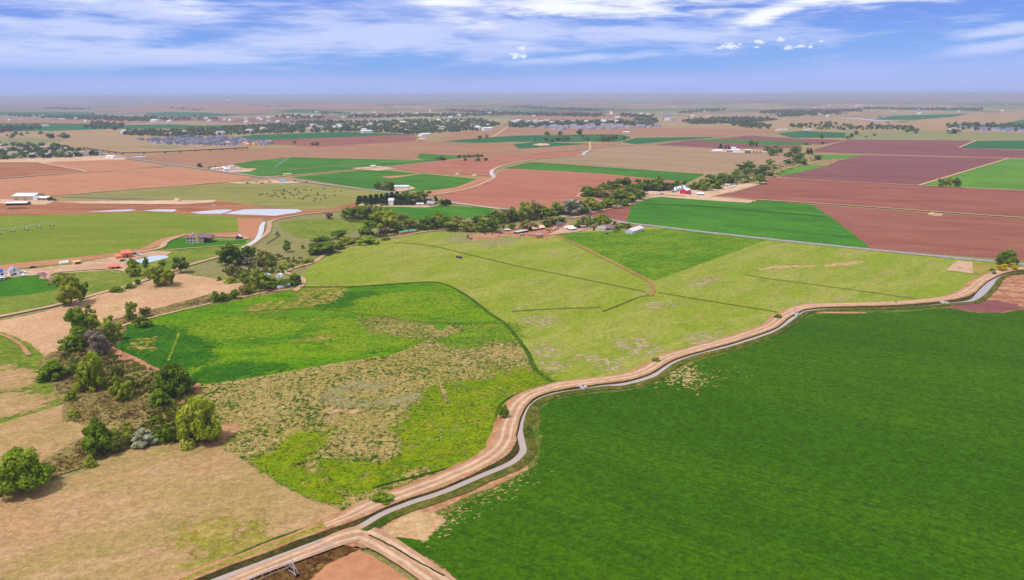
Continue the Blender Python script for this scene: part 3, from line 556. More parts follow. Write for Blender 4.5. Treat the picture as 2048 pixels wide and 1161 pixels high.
# earth and weeds south of the canal, then the dark green crop
sheet('field', [(560, 1300), (560, 1210), (612, 1166), (650, 1135), (690, 1112), (716, 1104), (745, 1117), (790, 1145), (826, 1172), (900, 1300)], M_red, jit=0.4)
sheet('weed_strip', [(440, 1205), (500, 1169), (560, 1143), (610, 1124), (660, 1105), (700, 1099), (714, 1103), (690, 1112), (650, 1136), (612, 1167), (560, 1215)], M_burn, jit=0.8, feather=1.5)
sheet('weed_strip', [(720, 1066), (762, 1040), (830, 1014), (900, 990), (960, 965), (1020, 942), (1052, 915), (1062, 890), (1052, 850), (1060, 820), (1090, 802), (1160, 788), (1260, 779), (1320, 757), (1400, 718), (1470, 700), (1550, 674), (1600, 640), (1640, 628), (1700, 624), (1900, 616), (1930, 622), (1700, 634), (1640, 640), (1600, 660), (1550, 686), (1450, 720), (1420, 738), (1350, 768), (1260, 792), (1150, 800), (1100, 812), (1086, 840), (1092, 890), (1086, 930), (1020, 975), (930, 1020), (890, 1050), (850, 1080), (780, 1082), (740, 1075)], M_weed, jit=0.8, feather=2)
sheet('bare_strip', [(760, 1046), (830, 1022), (900, 996), (980, 966), (1040, 936), (1052, 940), (1020, 960), (930, 996), (860, 1026), (790, 1066), (750, 1060)], M_bank, jit=1.2, feather=2)
GF = [(782, 1078), (812, 1074), (847, 1079), (866, 1058), (884, 1044), (905, 1030), (940, 1012), (990, 988), (1030, 966), (1068, 945), (1086, 925), (1089, 900), (1085, 862), (1084, 836), (1092, 816), (1112, 804), (1155, 795), (1220, 790), (1270, 785), (1310, 775), (1340, 756), (1400, 726), (1440, 715), (1500, 696), (1545, 682), (1580, 662), (1600, 643), (1640, 633), (1700, 630), (1800, 628), (1860, 623), (1900, 620), (1950, 628), (2000, 629), (2048, 622), (2600, 560), (2900, 900), (3000, 1500), (1150, 1450), (912, 1161)]
sheet('field', GF, M_crop, jit=0.8, feather=2.2)
sheet('bare_patch', [(770, 1072), (790, 1052), (838, 1034), (862, 1040), (880, 1046), (862, 1062), (846, 1078), (820, 1076), (800, 1076)], M_stub, jit=1.6, feather=3)
def shards(px, n, mat, smin, smax, ang_=0.3, name='bare_patch'):
    """a broken-up patch: many small irregular scraps as one cover"""
    z = LAYER[0] = LAYER[0]+STEP[0]; pts = [P(*p) for p in px]; V, Fc = [], []
    for _ in range(n):
        i = random.randrange(len(pts)-1); t = random.random(); c = pts[i].lerp(pts[i+1], t)+Vector((random.gauss(0, 1), random.gauss(0, 1), 0))*SH[0]
        L = random.uniform(smin, smax); a = ang_+random.gauss(0, .35); k = random.randint(5, 8); b0 = len(V)
        for j in range(k):
            th = j*2*math.pi/k; r = random.uniform(.5, 1.1); x = math.cos(th)*L*r; y = math.sin(th)*L*0.4*r
            V.append((c.x+x*math.cos(a)-y*math.sin(a), c.y+x*math.sin(a)+y*math.cos(a), z+random.random()*.01))
        Fc.append(tuple(range(b0, b0+k)))
    tag(link(name, V, Fc, mat), kind='structure')
SH = [5.0]; shards([(1340, 765), (1360, 752), (1385, 742), (1372, 775), (1395, 760)], 260, M_stub, 0.25, 1.5, 0.8)
SH = [3.0]; shards([(850, 1075), (880, 1050), (905, 1032), (960, 1008), (1020, 972), (1075, 940)], 260, M_stub, 0.15, 0.8, 0.5)
SH = [6.0]; shards([(1345, 745), (1420, 745), (1445, 755), (1470, 735)], 70, M_stub, 0.2, 0.8, 0.3)
# churned ground and pads at the right edge
sheet('bare_ground', [(1890, 617), (1935, 610), (1965, 594), (1985, 568), (2010, 556), (2048, 552), (2500, 536), (2500, 600), (2048, 621), (2000, 628), (1950, 627)], M_mud2, jit=0.6, feather=2)
sheet('bare_patch', [(1905, 619), (1945, 604), (1985, 604), (2020, 610), (2048, 619), (2000, 627), (1950, 626)], M_pur, jit=1.0, feather=4, inner=0.15)
sheet('dry_patch', [(1962, 594), (1984, 572), (1998, 560), (2008, 562), (1990, 585), (1975, 600)], M_dryg, jit=0.6)
sheet('bare_patch', [(1892, 543), (1914, 524), (1944, 526), (1948, 550)], M_dirt, jit=0.2)
sheet('verge', [(1946, 549), (1944, 527), (2000, 533), (2048, 537), (2048, 545), (1990, 555), (1960, 552)], M_dryg, jit=0.4)
sheet('bare_patch', [(1598, 627), (1650, 626), (1735, 628), (1730, 630), (1680, 630), (1620, 629)], M_bank, jit=0.6)
# ditches: low dense grass along field lines
dp = [(-1, 0), (-.5, .28), (.5, .28), (1, 0)]
ribbon('ditch', [(600, 577), (700, 576), (800, 570), (860, 567), (895, 573), (935, 595), (980, 630), (1010, 650), (1035, 680), (1055, 708), (1072, 742), (1100, 764), (1128, 770)], 2.2, M_ditch, profile=dp, jit=0.3)
ribbon('ditch', [(787, 487), (850, 492), (900, 502), (1024, 532), (1150, 557), (1292, 587)], 1.1, M_ditch2, profile=dp, jit=0.3)
ribbon('ditch', [(1318, 588), (1400, 602), (1536, 624), (1562, 630)], 1.0, M_ditch2, profile=dp, jit=0.3)
ribbon('ditch', [(1490, 552), (1536, 560), (1650, 575), (1848, 603)], 0.7, M_ditch2, profile=dp, jit=0.3)
ribbon('ditch', [(490, 628), (560, 622), (640, 621), (720, 630), (800, 642), (880, 649), (1008, 649)], 0.6, M_ditch2, profile=dp, jit=0.3)
ribbon('ditch', [(1024, 626), (1100, 621), (1200, 618)], 0.8, M_ditch2, profile=dp, jit=0.3)
ribbon('ditch', [(745, 981), (800, 966), (860, 951), (930, 930), (975, 912), (990, 900), (993, 860), (994, 825), (1010, 805), (1045, 788), (1100, 772), (1128, 770)], 0.7, M_ditch, profile=dp, jit=0.2)
ribbon('ditch', [(440, 1131), (520, 1096), (560, 1080), (620, 1060)], 1.3, M_ditch, profile=dp, jit=0.3)
ribbon('ditch', [(1290, 410), (1400, 414), (1536, 425), (1650, 436)], 2.0, M_crop, profile=dp)
ribbon('track', [(337, 725), (345, 705), (352, 688), (358, 668)], 1.2, M_clovy, jit=0.5)
ribbon('track', [(865, 740), (880, 765), (888, 790), (895, 810)], 2.0, M_tuft, jit=0.6)
# roads
ribbon('road', [(1219, 441), (1255, 448), (1300, 453), (1400, 465), (1536, 480), (1660, 493), (1780, 505), (1900, 517), (2048, 531), (2500, 572)], 7.0, M_pave, smooth=False)
ribbon('road', [(150, 300), (200, 308), (240, 315), (335, 329), (450, 345), (512, 354), (600, 364), (777, 386), (897, 405), (1002, 419), (1080, 428), (1140, 434), (1219, 441)], 7.0, M_pave)
ribbon('dirt_road', [(524, 356), (580, 352), (725, 339), (862, 326), (1024, 311), (1169, 299), (1274, 290), (1384, 280), (1474, 273), (1536, 268), (1650, 258)], 7.0, M_trk)
ribbon('dirt_road', [(867, 391), (900, 386), (937, 378), (965, 368), (988, 356), (984, 344), (1004, 333), (1061, 321), (1110, 316), (1159, 312), (1172, 305), (1182, 299)], 7.0, M_trk)
ribbon('canal_water', [(987, 355), (982, 348), (984, 341)], 5.0, M_pond)
ribbon('canal_water', [(1166, 311), (1170, 306), (1176, 302)], 6.0, M_pond)
ribbon('dirt_road', [(1424, 394), (1536, 402), (1690, 412), (1860, 424), (2048, 437), (2500, 464)], 4.5, M_trk2)
ribbon('dirt_road', [(1529, 354), (1660, 363), (1840, 372), (2048, 382), (2500, 402)], 4.5, M_trk2)
ribbon('dirt_road', [(1625, 304), (1730, 310), (2010, 317), (2300, 322)], 5.0, M_trk2)
ribbon('dirt_road', [(1838, 372), (1930, 344), (2020, 317)], 5.0, M_trk2)
ribbon('dirt_road', [(1918, 296), (1952, 282)], 6.0, M_trk2)
ribbon('dirt_road', [(1424, 394), (1480, 381), (1530, 366)], 5.0, M_trk2)
ribbon('dirt_road', [(1530, 356), (1560, 342), (1610, 330), (1675, 319)], 4.0, M_trk2)
ribbon('dirt_road', [(1160, 297), (1290, 291), (1420, 297), (1560, 304)], 5.0, M_trk2)
ribbon('dirt_road', [(985, 275), (1005, 262), (1020, 251), (1030, 243)], 9.0, M_trk2)
ribbon('dirt_road', [(880, 283), (920, 286), (990, 287), (1080, 284), (1180, 284), (1180, 299)], 6.0, M_trk2, smooth=False)
ribbon('dirt_road', [(690, 292), (760, 288), (832, 283), (840, 277), (858, 272)], 6.0, M_trk2, smooth=False)
ribbon('dirt_road', [(-300, 376), (0, 358), (100, 350), (172, 345), (165, 342), (110, 332), (80, 327)], 9.0, M_trk, smooth=False)
ribbon('dirt_road', [(190, 345), (260, 340), (330, 334)], 6.0, M_trk, smooth=False)
ribbon('dirt_road', [(-200, 318), (50, 317), (120, 313), (220, 309)], 12.0, M_trk)
ribbon('dirt_road', [(470, 340), (560, 342), (700, 331), (860, 320)], 3.0, M_trk2, smooth=False)
ribbon('dirt_road', [(200, 316), (320, 309), (495, 299), (640, 294), (700, 291)], 5.0, M_trk2)
ribbon('dirt_road', [(800, 337), (900, 343), (985, 353)], 4.0, M_trk2)
ribbon('dirt_road', [(135, 391), (250, 381), (375, 372), (455, 365), (540, 366)], 3.5, M_trk2)
ribbon('dirt_road', [(150, 395), (230, 397), (320, 399)], 3.5, M_pave)
ribbon('dirt_road', [(1111, 470), (1150, 490), (1200, 515), (1250, 540), (1290, 560), (1304, 572), (1306, 585), (1300, 595)], 2.5, M_redt)
ribbon('dirt_road', [(1300, 592), (1270, 600), (1240, 612), (1205, 626)], 1.2, M_ditch2, jit=0.5)
ribbon('dirt_road', [(590, 585), (606, 570), (603, 558), (575, 548), (590, 538), (625, 528), (645, 515), (660, 506), (700, 494), (760, 481), (800, 475), (840, 467), (880, 463), (940, 464), (1010, 467), (1080, 472), (1112, 470)], 3.6, M_trk)
ribbon('dirt_road', [(1120, 434), (1150, 437), (1190, 425), (1230, 417), (1265, 408), (1290, 395), (1320, 391), (1370, 394)], 5.5, M_trk)
ribbon('dirt_road', [(1112, 470), (1150, 466), (1180, 458), (1215, 452), (1240, 447)], 3.5, M_trk)
ribbon('dirt_road', [(1238, 418), (1200, 403), (1160, 396), (1158, 390), (1166, 386)], 4.0, M_trk)
ribbon('dirt_road', [(0, 636), (60, 624), (120, 611), (200, 589), (260, 573), (330, 549), (380, 532), (455, 511), (490, 500), (516, 482), (535, 467), (539, 455), (540, 446), (558, 439), (600, 432), (640, 427), (690, 422)], 4.5, M_trk)
ribbon('dirt_road', [(-300, 700), (-100, 660), (0, 636)], 4.5, M_trk)
ribbon('canal_water', [(484, 498), (500, 490), (514, 481), (522, 466), (524, 455), (529, 446)], [2.5, 3.5, 4, 4.5, 4.5, 3], M_pond)
ribbon('dirt_road', [(335, 502), (400, 497), (450, 493), (480, 492)], 2.2, M_trk2)
ribbon('driveway', [(240, 514), (290, 505), (322, 497), (332, 486), (350, 478), (375, 472), (420, 474), (480, 476), (495, 480)], 5.0, M_trk)
ribbon('driveway', [(82, 548), (100, 560), (122, 572)], 4.5, M_tarm)
ribbon('driveway', [(96, 560), (104, 550), (150, 544), (215, 540)], 2.4, M_trk)
ribbon('dirt_road', [(60, 714), (0, 672), (-200, 640)], 2.0, M_bank, jit=0.3)
ribbon('dirt_road', [(235, 660), (260, 650), (330, 632), (420, 610), (500, 594), (545, 585), (590, 581)], 2.2, M_trk2, jit=0.2)
ribbon('dirt_road', [(890, 406), (930, 411), (1000, 420)], 4.0, M_sand)

# the canal: a raised bank road, its slopes and the water below
Wp = [(380, 1190), (440, 1166), (512, 1139), (600, 1106), (660, 1083), (719, 1061), (762, 1036), (812, 1015), (887, 990), (962, 958), (1010, 938), (1032, 925), (1046, 908), (1043, 888), (1039, 865), (1044, 837), (1056, 814), (1074, 801), (1106, 792), (1164, 783), (1204, 777), (1249, 773), (1299, 759), (1319, 747), (1349, 727), (1399, 710), (1461, 695), (1536, 670), (1568, 652), (1593, 634), (1611, 626), (1661, 621), (1761, 619), (1836, 616), (1898, 610), (1941, 605), (1961, 591), (1978, 571), (1988, 560), (2011, 551), (2048, 547), (2300, 530)]
Ww = [2.9]*17+[3.0, 1.8, 1.4, 2.2]+[3.0]*7+[3.2, 3, 2.5, 1.5, 1.2, 1.2, 1.4, 3.0, 5.0, 5.5, 4.5, 1.5, 1.2, 2]
Rp = [(330, 1190), (420, 1150), (520, 1113), (620, 1074), (690, 1046), (747, 1020), (812, 996), (887, 968), (949, 940), (990, 916), (1008, 893), (1015, 870), (1024, 840), (1038, 815), (1061, 797), (1099, 784), (1129, 777), (1186, 770), (1249, 761), (1289, 749), (1336, 722), (1399, 703), (1461, 686), (1536, 660), (1568, 637), (1611, 619), (1686, 615), (1786, 612), (1861, 606), (1911, 598), (1941, 584), (1961, 567), (1986, 554), (2011, 546), (2048, 541), (2300, 522)]
Rw = [1.8, 1.8, 2.0, 2.4, 4.4]+[6.5]*(len(Rp)-5)
def canal():
    Wc = catmull([P(*p) for p in Wp], 10); ww = [v.x for v in catmull([Vector((q, 0, 0)) for q in Ww], 10)]
    Rc = catmull([P(*p) for p in Rp], 10); rw = [v.x for v in catmull([Vector((q, 0, 0)) for q in Rw], 10)]
    nR = normals(Rc); Wa = np.array([(p.x, p.y) for p in Wc])
    nW = normals(Wc)
    rows = []
    for i, p in enumerate(Rc):
        d2 = ((Wa-np.array((p.x, p.y)))**2).sum(1); j = int(d2.argmin()); q = Wc[j]; d = q-p; L = d.length
        u = d/max(L, 1e-6); k = rw[i]/2; we = max(L-ww[j]/2, k+0.4)
        n_ = lambda a: mnoise.noise(Vector((p.x*.12, p.y*.12, a)))
        rows.append([p-u*(k+2.6+n_(1)), p-u*(k+0.8+.5*n_(2)), p-u*k, p+u*k*.98, p+u*min(k+.9+.5*n_(3), we-.2), p+u*(we+.3)])
    hs = (-0.05, 0.55, 0.75, 0.75, 0.6, 0.02)
    z0 = LAYER[0]+0.04
    def strip(name, a, c, mat, road=False, inv=False):
        V, Fc, uv = [], [], []; acc = 0
        for i, r in enumerate(rows):
            if i: acc += (Rc[i]-Rc[i-1]).length
            for t, kk in enumerate(range(a, c+1)):
                V.append((r[kk].x, r[kk].y, z0+hs[kk])); uv.append((t/(c-a), acc))
        n = c-a+1
        for i in range(len(rows)-1):
            for t in range(n-1): q = i*n+t; Fc.append((q, q+1, q+n+1, q+n))
        o = link(name, V, Fc, mat); me = o.data; ul = me.uv_layers.new(name='UVMap')
        vi = np.empty(len(me.loops), int); me.loops.foreach_get('vertex_index', vi)
        ul.data.foreach_set('uv', np.array(uv, dtype=np.float32)[vi].ravel())
        if sum(p.normal.z for p in me.polygons) < 0: me.flip_normals()
        if name == 'dirt_road':
            me.materials.append(M_dryg); me.polygons.foreach_set('material_index', [1 if i < 34 else 0 for i in range(len(me.polygons))])
        tag(o, kind='structure')
    strip('bank', 0, 2, M_bank); strip('dirt_road', 2, 3, M_trk); strip('bank', 3, 4, M_bank); strip('bank', 4, 5, M_wall)
    LAYER[0] = z0
    ribbon('canal_water', Wp, Ww, M_water, z=z0+0.03)
    # far side: low grassy lip
    V, Fc = [], []
    for i, p in enumerate(Wc):
        n = nW[i]; d2 = ((np.array([(r.x, r.y) for r in Rc[::4]])-np.array((p.x, p.y)))**2).sum(1); q = Rc[::4][int(d2.argmin())]
        if (q-p).dot(n) > 0: n = -n
        s = ww[i]/2; a = .6*mnoise.noise(Vector((p.x*.15, p.y*.15, 5)))
        w7 = 0.35 if i < 50 else 1.0
        for off, h in ((s-.25, .02), (s+(.7+a)*w7, .5*w7), (s+(1.9+a)*w7, .35*w7), (s+(3.4+1.5*a)*w7, -.04)): V.append((p.x+n.x*off, p.y+n.y*off, z0+h))
    for i in range(len(Wc)-1):
        for t in range(3): q = i*4+t; Fc.append((q, q+1, q+5, q+4))
    o = link('bank', V, Fc, M_gbank); tag(o, kind='structure')
    if sum(p.normal.z for p in o.data.polygons) < 0: o.data.flip_normals()
    return z0
zc = canal()
ribbon('dirt_road', [(440, 1182), (512, 1152), (579, 1126), (637, 1104), (687, 1083), (725, 1077), (762, 1092), (795, 1112), (840, 1142), (900, 1186)], [4.5, 4.5, 5, 5.5, 7.5, 9, 8, 7.5, 7, 7], M_trk, z=zc+0.2)
sheet('bare_ground', [(715, 1064), (735, 1070), (790, 1098), (850, 1130), (912, 1165), (880, 1165), (780, 1108), (690, 1095)], M_bank, jit=0.5, z=zc+0.05, feather=2)
ribbon('ditch', [(738, 1078), (790, 1104), (840, 1134), (890, 1161)], 0.9, M_wall, profile=dp, jit=0.3)
# ------------------------------------------------------------------ plants
LM = {
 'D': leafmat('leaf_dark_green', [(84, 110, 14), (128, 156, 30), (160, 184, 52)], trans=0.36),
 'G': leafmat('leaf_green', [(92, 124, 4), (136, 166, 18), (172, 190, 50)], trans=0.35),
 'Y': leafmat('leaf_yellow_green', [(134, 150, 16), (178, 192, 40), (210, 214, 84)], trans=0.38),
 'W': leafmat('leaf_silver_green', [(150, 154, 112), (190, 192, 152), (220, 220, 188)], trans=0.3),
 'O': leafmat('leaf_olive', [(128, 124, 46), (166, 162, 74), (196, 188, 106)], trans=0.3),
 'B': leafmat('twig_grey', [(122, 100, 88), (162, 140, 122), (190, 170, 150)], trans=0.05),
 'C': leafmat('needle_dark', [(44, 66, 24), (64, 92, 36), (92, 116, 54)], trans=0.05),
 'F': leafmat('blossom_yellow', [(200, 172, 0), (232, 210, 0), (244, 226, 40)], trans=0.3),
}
LM['S'] = LM['G']; LM['V'] = LM['Y']; LM['R'] = LM['D']
M_bark = pmat('bark', (108, 88, 70), 0.9, var=0.25, sc=2.0)
def leaves(centers, radii, per, size, elong=1.0, updir=0.0, flat=0.9, stick=False, r=None):
    r = r or rng
    n = len(centers)*per; ci = np.repeat(np.arange(len(centers)), per)
    d = r.normal(size=(n, 3)); d /= np.linalg.norm(d, axis=1)[:, None]
    rad = radii[ci][:, None]*(0.55+0.5*r.random((n, 1)))
    p = centers[ci]+d*rad*np.array([1, 1, flat])
    nrm = d*1.0+r.normal(size=(n, 3))*0.4+np.array([0, 0, 0.45]); nrm /= np.linalg.norm(nrm, axis=1)[:, None]
    t = np.cross(nrm, r.normal(size=(n, 3))); t[:, 2] += updir; t -= nrm*(t*nrm).sum(1)[:, None]; t /= np.linalg.norm(t, axis=1)[:, None]+1e-9
    bb = np.cross(nrm, t); s = size*(0.6+0.8*r.random((n, 1)))
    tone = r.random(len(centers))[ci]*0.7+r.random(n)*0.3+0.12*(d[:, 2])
    v = np.stack([p-t*s*elong-bb*s*.45, p-t*s*elong*.2+bb*s*.75, p+t*s*elong, p+t*s*elong*.1-bb*s*.8], 1)
    return v.reshape(-1, 3), np.clip(tone, 0, 1)
def crown_mesh(name, kind, lod, seed):
    r = np.random.default_rng(seed); Hh = 10.0
    K_, per, size = {0: (96, 100, 0.25), 1: (50, 44, 0.42), 2: (18, 20, 0.85)}[lod]
    el = 1.3; up_ = 0.0; flat = 0.9
    if kind in 'DGYWOF':
        c = []; 
        base = {'D': 1.1, 'G': 1.0, 'Y': 0.6, 'W': 1.0, 'O': 1.0, 'F': 0.3}[kind]; 
        lobes = r.integers(4, 7); lc = []
        for i in range(lobes):
            a = i*2*math.pi/lobes+r.random()*.8; q = r.uniform(1.4, 2.7); lc.append((math.cos(a)*q, math.sin(a)*q, r.uniform(base+2.2, 7.6), r.uniform(1.7, 2.6)))
        lc.append((0, 0, 7.4, 2.4)); lc.append((r.uniform(-1, 1), r.uniform(-1, 1), 4.2, 3.1)); lc.append((r.uniform(-1.2, 1.2), r.uniform(-1.2, 1.2), 2.6, 2.0))
        while len(c) < K_:
            l = lc[r.integers(len(lc))]; d = r.normal(size=3); d /= np.linalg.norm(d); q = l[3]*(r.random()**0.4)
            p = np.array([l[0]+d[0]*q, l[1]+d[1]*q, l[2]+d[2]*q*.95])
            if p[2] > base*.8: c.append(p)
        c = np.array(c); rad = r.uniform(0.55, 1.15, len(c))
        if kind in 'YO': rad *= 0.82; el = 2.4; up_ = 1.5; size *= 0.8
        if kind == 'O': rad *= 0.85; per = int(per*.7)
        if lod == 2: rad *= 1.25
    elif kind in 'SVR':
        c = np.stack([r.normal(0, 2.1, K_), r.normal(0, 2.1, K_), np.zeros(K_)], 1); c = np.clip(c, -4.2, 4.2)
        hmax = 9.0*np.sqrt(np.clip(1-(c[:, 0]**2+c[:, 1]**2)/24.0, .15, 1)); c[:, 2] = hmax*(0.15+0.8*r.random(K_)**.6)
        rad = r.uniform(0.9, 1.6, K_); el = 1.9 if kind == 'V' else 1.4; up_ = 1.0 if kind == 'V' else 0
    elif kind == 'B':
        c = np.stack([r.normal(0, 1.7, K_), r.normal(0, 1.7, K_), r.uniform(1.2, 8.6, K_)], 1); rad = r.uniform(0.7, 1.3, K_); el = 4.5; up_ = 2.5; size *= 0.5
    elif kind == 'C':
        z = r.random(K_)**0.8*8.6+0.6; q = (9.6-z)/9.6*2.3*r.uniform(.5, 1.0, K_); a = r.random(K_)*6.283
        c = np.stack([np.cos(a)*q, np.sin(a)*q, z], 1); rad = 0.35+0.55*(9.8-z)/9.8; el = 1.6; flat = 0.7
    v, tone = leaves(c, rad, per, size, el, up_, flat, r=r)
    v[:, 2] = np.maximum(v[:, 2], 0.05); ex = np.percentile(v[:, 2], 99.3); v *= 10.0/ex
    wid = np.percentile(np.hypot(v[:, 0], v[:, 1]), 98)*2
    me = bpy.data.meshes.new(name); n = len(v)//4
    me.vertices.add(n*4); me.vertices.foreach_set('co', v.astype(np.float32).ravel())
    me.loops.add(n*4); me.loops.foreach_set('vertex_index', np.arange(n*4, dtype=np.int32))
    me.polygons.add(n); me.polygons.foreach_set('loop_start', np.arange(0, n*4, 4, dtype=np.int32))
    try: me.polygons.foreach_set('loop_total', np.full(n, 4, dtype=np.int32))
    except Exception: pass
    at = me.attributes.new('tone', 'FLOAT', 'FACE'); at.data.foreach_set('value', tone.astype(np.float32))
    me.materials.append(LM[kind]); me.update(calc_edges=True)
    return me, wid, c*(10.0/ex)
def tube(V, Fc, a, b_, ra, rb, k=5):
    a, b_ = Vector(a), Vector(b_); d = (b_-a).normalized(); u = d.orthogonal().normalized(); w_ = d.cross(u); s = len(V)
    for p, r_ in ((a, ra), (b_, rb)):
        for i in range(k): t = i*2*math.pi/k; V.append(p+u*math.cos(t)*r_+w_*math.sin(t)*r_)
    for i in range(k): j = (i+1) % k; Fc.append((s+i, s+j, s+k+j, s+k+i))
    Fc.append(tuple(s+k+i for i in range(k)))
def trunk_mesh(name, kind, c, lod, seed):
    r = random.Random(seed); V, Fc = [], []; k = 7 if lod == 0 else 5
    top = 5.5 if kind not in 'SVRF' else 2.5
    if kind == 'C': tube(V, Fc, (0, 0, -.1), (0, 0, 9), .26, .04, k)
    else:
        stems = 1 if kind in 'DGW' else 3
        for s in range(stems):
            b0 = Vector((r.uniform(-.3, .3), r.uniform(-.3, .3), -.1)) if stems > 1 else Vector((0, 0, -.1)); f = Vector((r.uniform(-.6, .6)*stems*.4, r.uniform(-.6, .6)*stems*.4, top*.38))
            tube(V, Fc, b0, f, .34/stems**.5, .24/stems**.5, k)
            order = sorted(range(len(c)), key=lambda i: r.random())[:(12 if lod == 0 else 6)//stems+1]
            for i in order:
                e = Vector(c[i]); m_ = f.lerp(e, .5)+Vector((r.uniform(-.3, .3), r.uniform(-.3, .3), .35)); tube(V, Fc, f, m_, .15/stems**.5, .09/stems**.5, k-1); tube(V, Fc, m_, e, .09/stems**.5, .03, 4)
    me = bpy.data.meshes.new(name); me.from_pydata([tuple(v) for v in V], [], Fc); me.materials.append(M_bark); me.update(); return me
LIB = {}
def proto(kind, lod, var):
    key = (kind, lod, var)
    if key not in LIB:
        sd_ = (ord(kind)*31+lod*7+var*101); me, wid, c = crown_mesh('crown', kind, lod, sd_); LIB[key] = (me, trunk_mesh('trunk', kind, c, lod, sd_+5), wid)
    return LIB[key]
KN = {'D': 'tree', 'G': 'tree', 'Y': 'willow_tree', 'W': 'silver_tree', 'O': 'tree', 'B': 'bare_shrub', 'C': 'conifer_tree', 'F': 'flowering_shrub', 'S': 'shrub', 'V': 'shrub', 'R': 'tree'}
KL = {'D': 'dark green tree', 'G': 'bright green tree', 'Y': 'yellow green tree', 'W': 'silvery tree', 'O': 'olive brown tree', 'B': 'leafless grey shrub', 'C': 'dark conifer', 'F': 'yellow shrub', 'S': 'low green bush', 'V': 'yellow green bush', 'R': 'full dark green tree'}
TREES = []
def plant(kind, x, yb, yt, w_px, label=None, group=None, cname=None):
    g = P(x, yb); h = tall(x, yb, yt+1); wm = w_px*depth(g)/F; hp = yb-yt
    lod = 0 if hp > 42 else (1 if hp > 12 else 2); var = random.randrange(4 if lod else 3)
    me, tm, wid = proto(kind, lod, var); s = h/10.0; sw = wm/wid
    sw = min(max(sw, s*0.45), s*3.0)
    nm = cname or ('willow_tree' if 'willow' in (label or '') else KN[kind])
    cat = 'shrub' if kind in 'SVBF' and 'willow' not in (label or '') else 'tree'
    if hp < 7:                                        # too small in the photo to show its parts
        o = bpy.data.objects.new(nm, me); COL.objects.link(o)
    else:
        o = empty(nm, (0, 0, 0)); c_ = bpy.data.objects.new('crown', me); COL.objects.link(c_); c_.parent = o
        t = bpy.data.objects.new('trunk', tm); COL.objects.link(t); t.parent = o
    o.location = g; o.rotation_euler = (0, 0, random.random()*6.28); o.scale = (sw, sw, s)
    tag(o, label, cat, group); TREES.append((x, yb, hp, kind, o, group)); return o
ORD = 'first second third fourth fifth sixth seventh eighth ninth tenth eleventh twelfth thirteenth fourteenth fifteenth sixteenth seventeenth eighteenth nineteenth twentieth'.split()
TENS = ['', '', 'twenty', 'thirty', 'forty', 'fifty', 'sixty', 'seventy', 'eighty', 'ninety']
def ordinal(n):                                       # 1-based
    if n <= 20: return ORD[n-1]
    if n >= 100: return 'hundredth' if n == 100 else 'hundred-'+ordinal(n-100)
    t, u = divmod(n, 10)
    return (TENS[t][:-1]+'ieth') if u == 0 else TENS[t]+'-'+ORD[u-1]
def group_of(where, group, items, fat=1.28):
    """items (kind, x, base, top, width); each labelled by look and by its place among the same kind, counted from the left"""
    cnt = {}
    for it in sorted(items, key=lambda q: q[1]):
        k = it[0]; cnt[k] = cnt.get(k, 0)+1; tot = sum(1 for q in items if q[0] == k)
        lab = KL[k]+' '+where if tot == 1 else ordinal(cnt[k])+' '+KL[k]+' from the left '+where
        k_, x_, b_, t_, w_ = it; plant(k_, x_, b_, t_, w_*fat, label=lab, group=group)
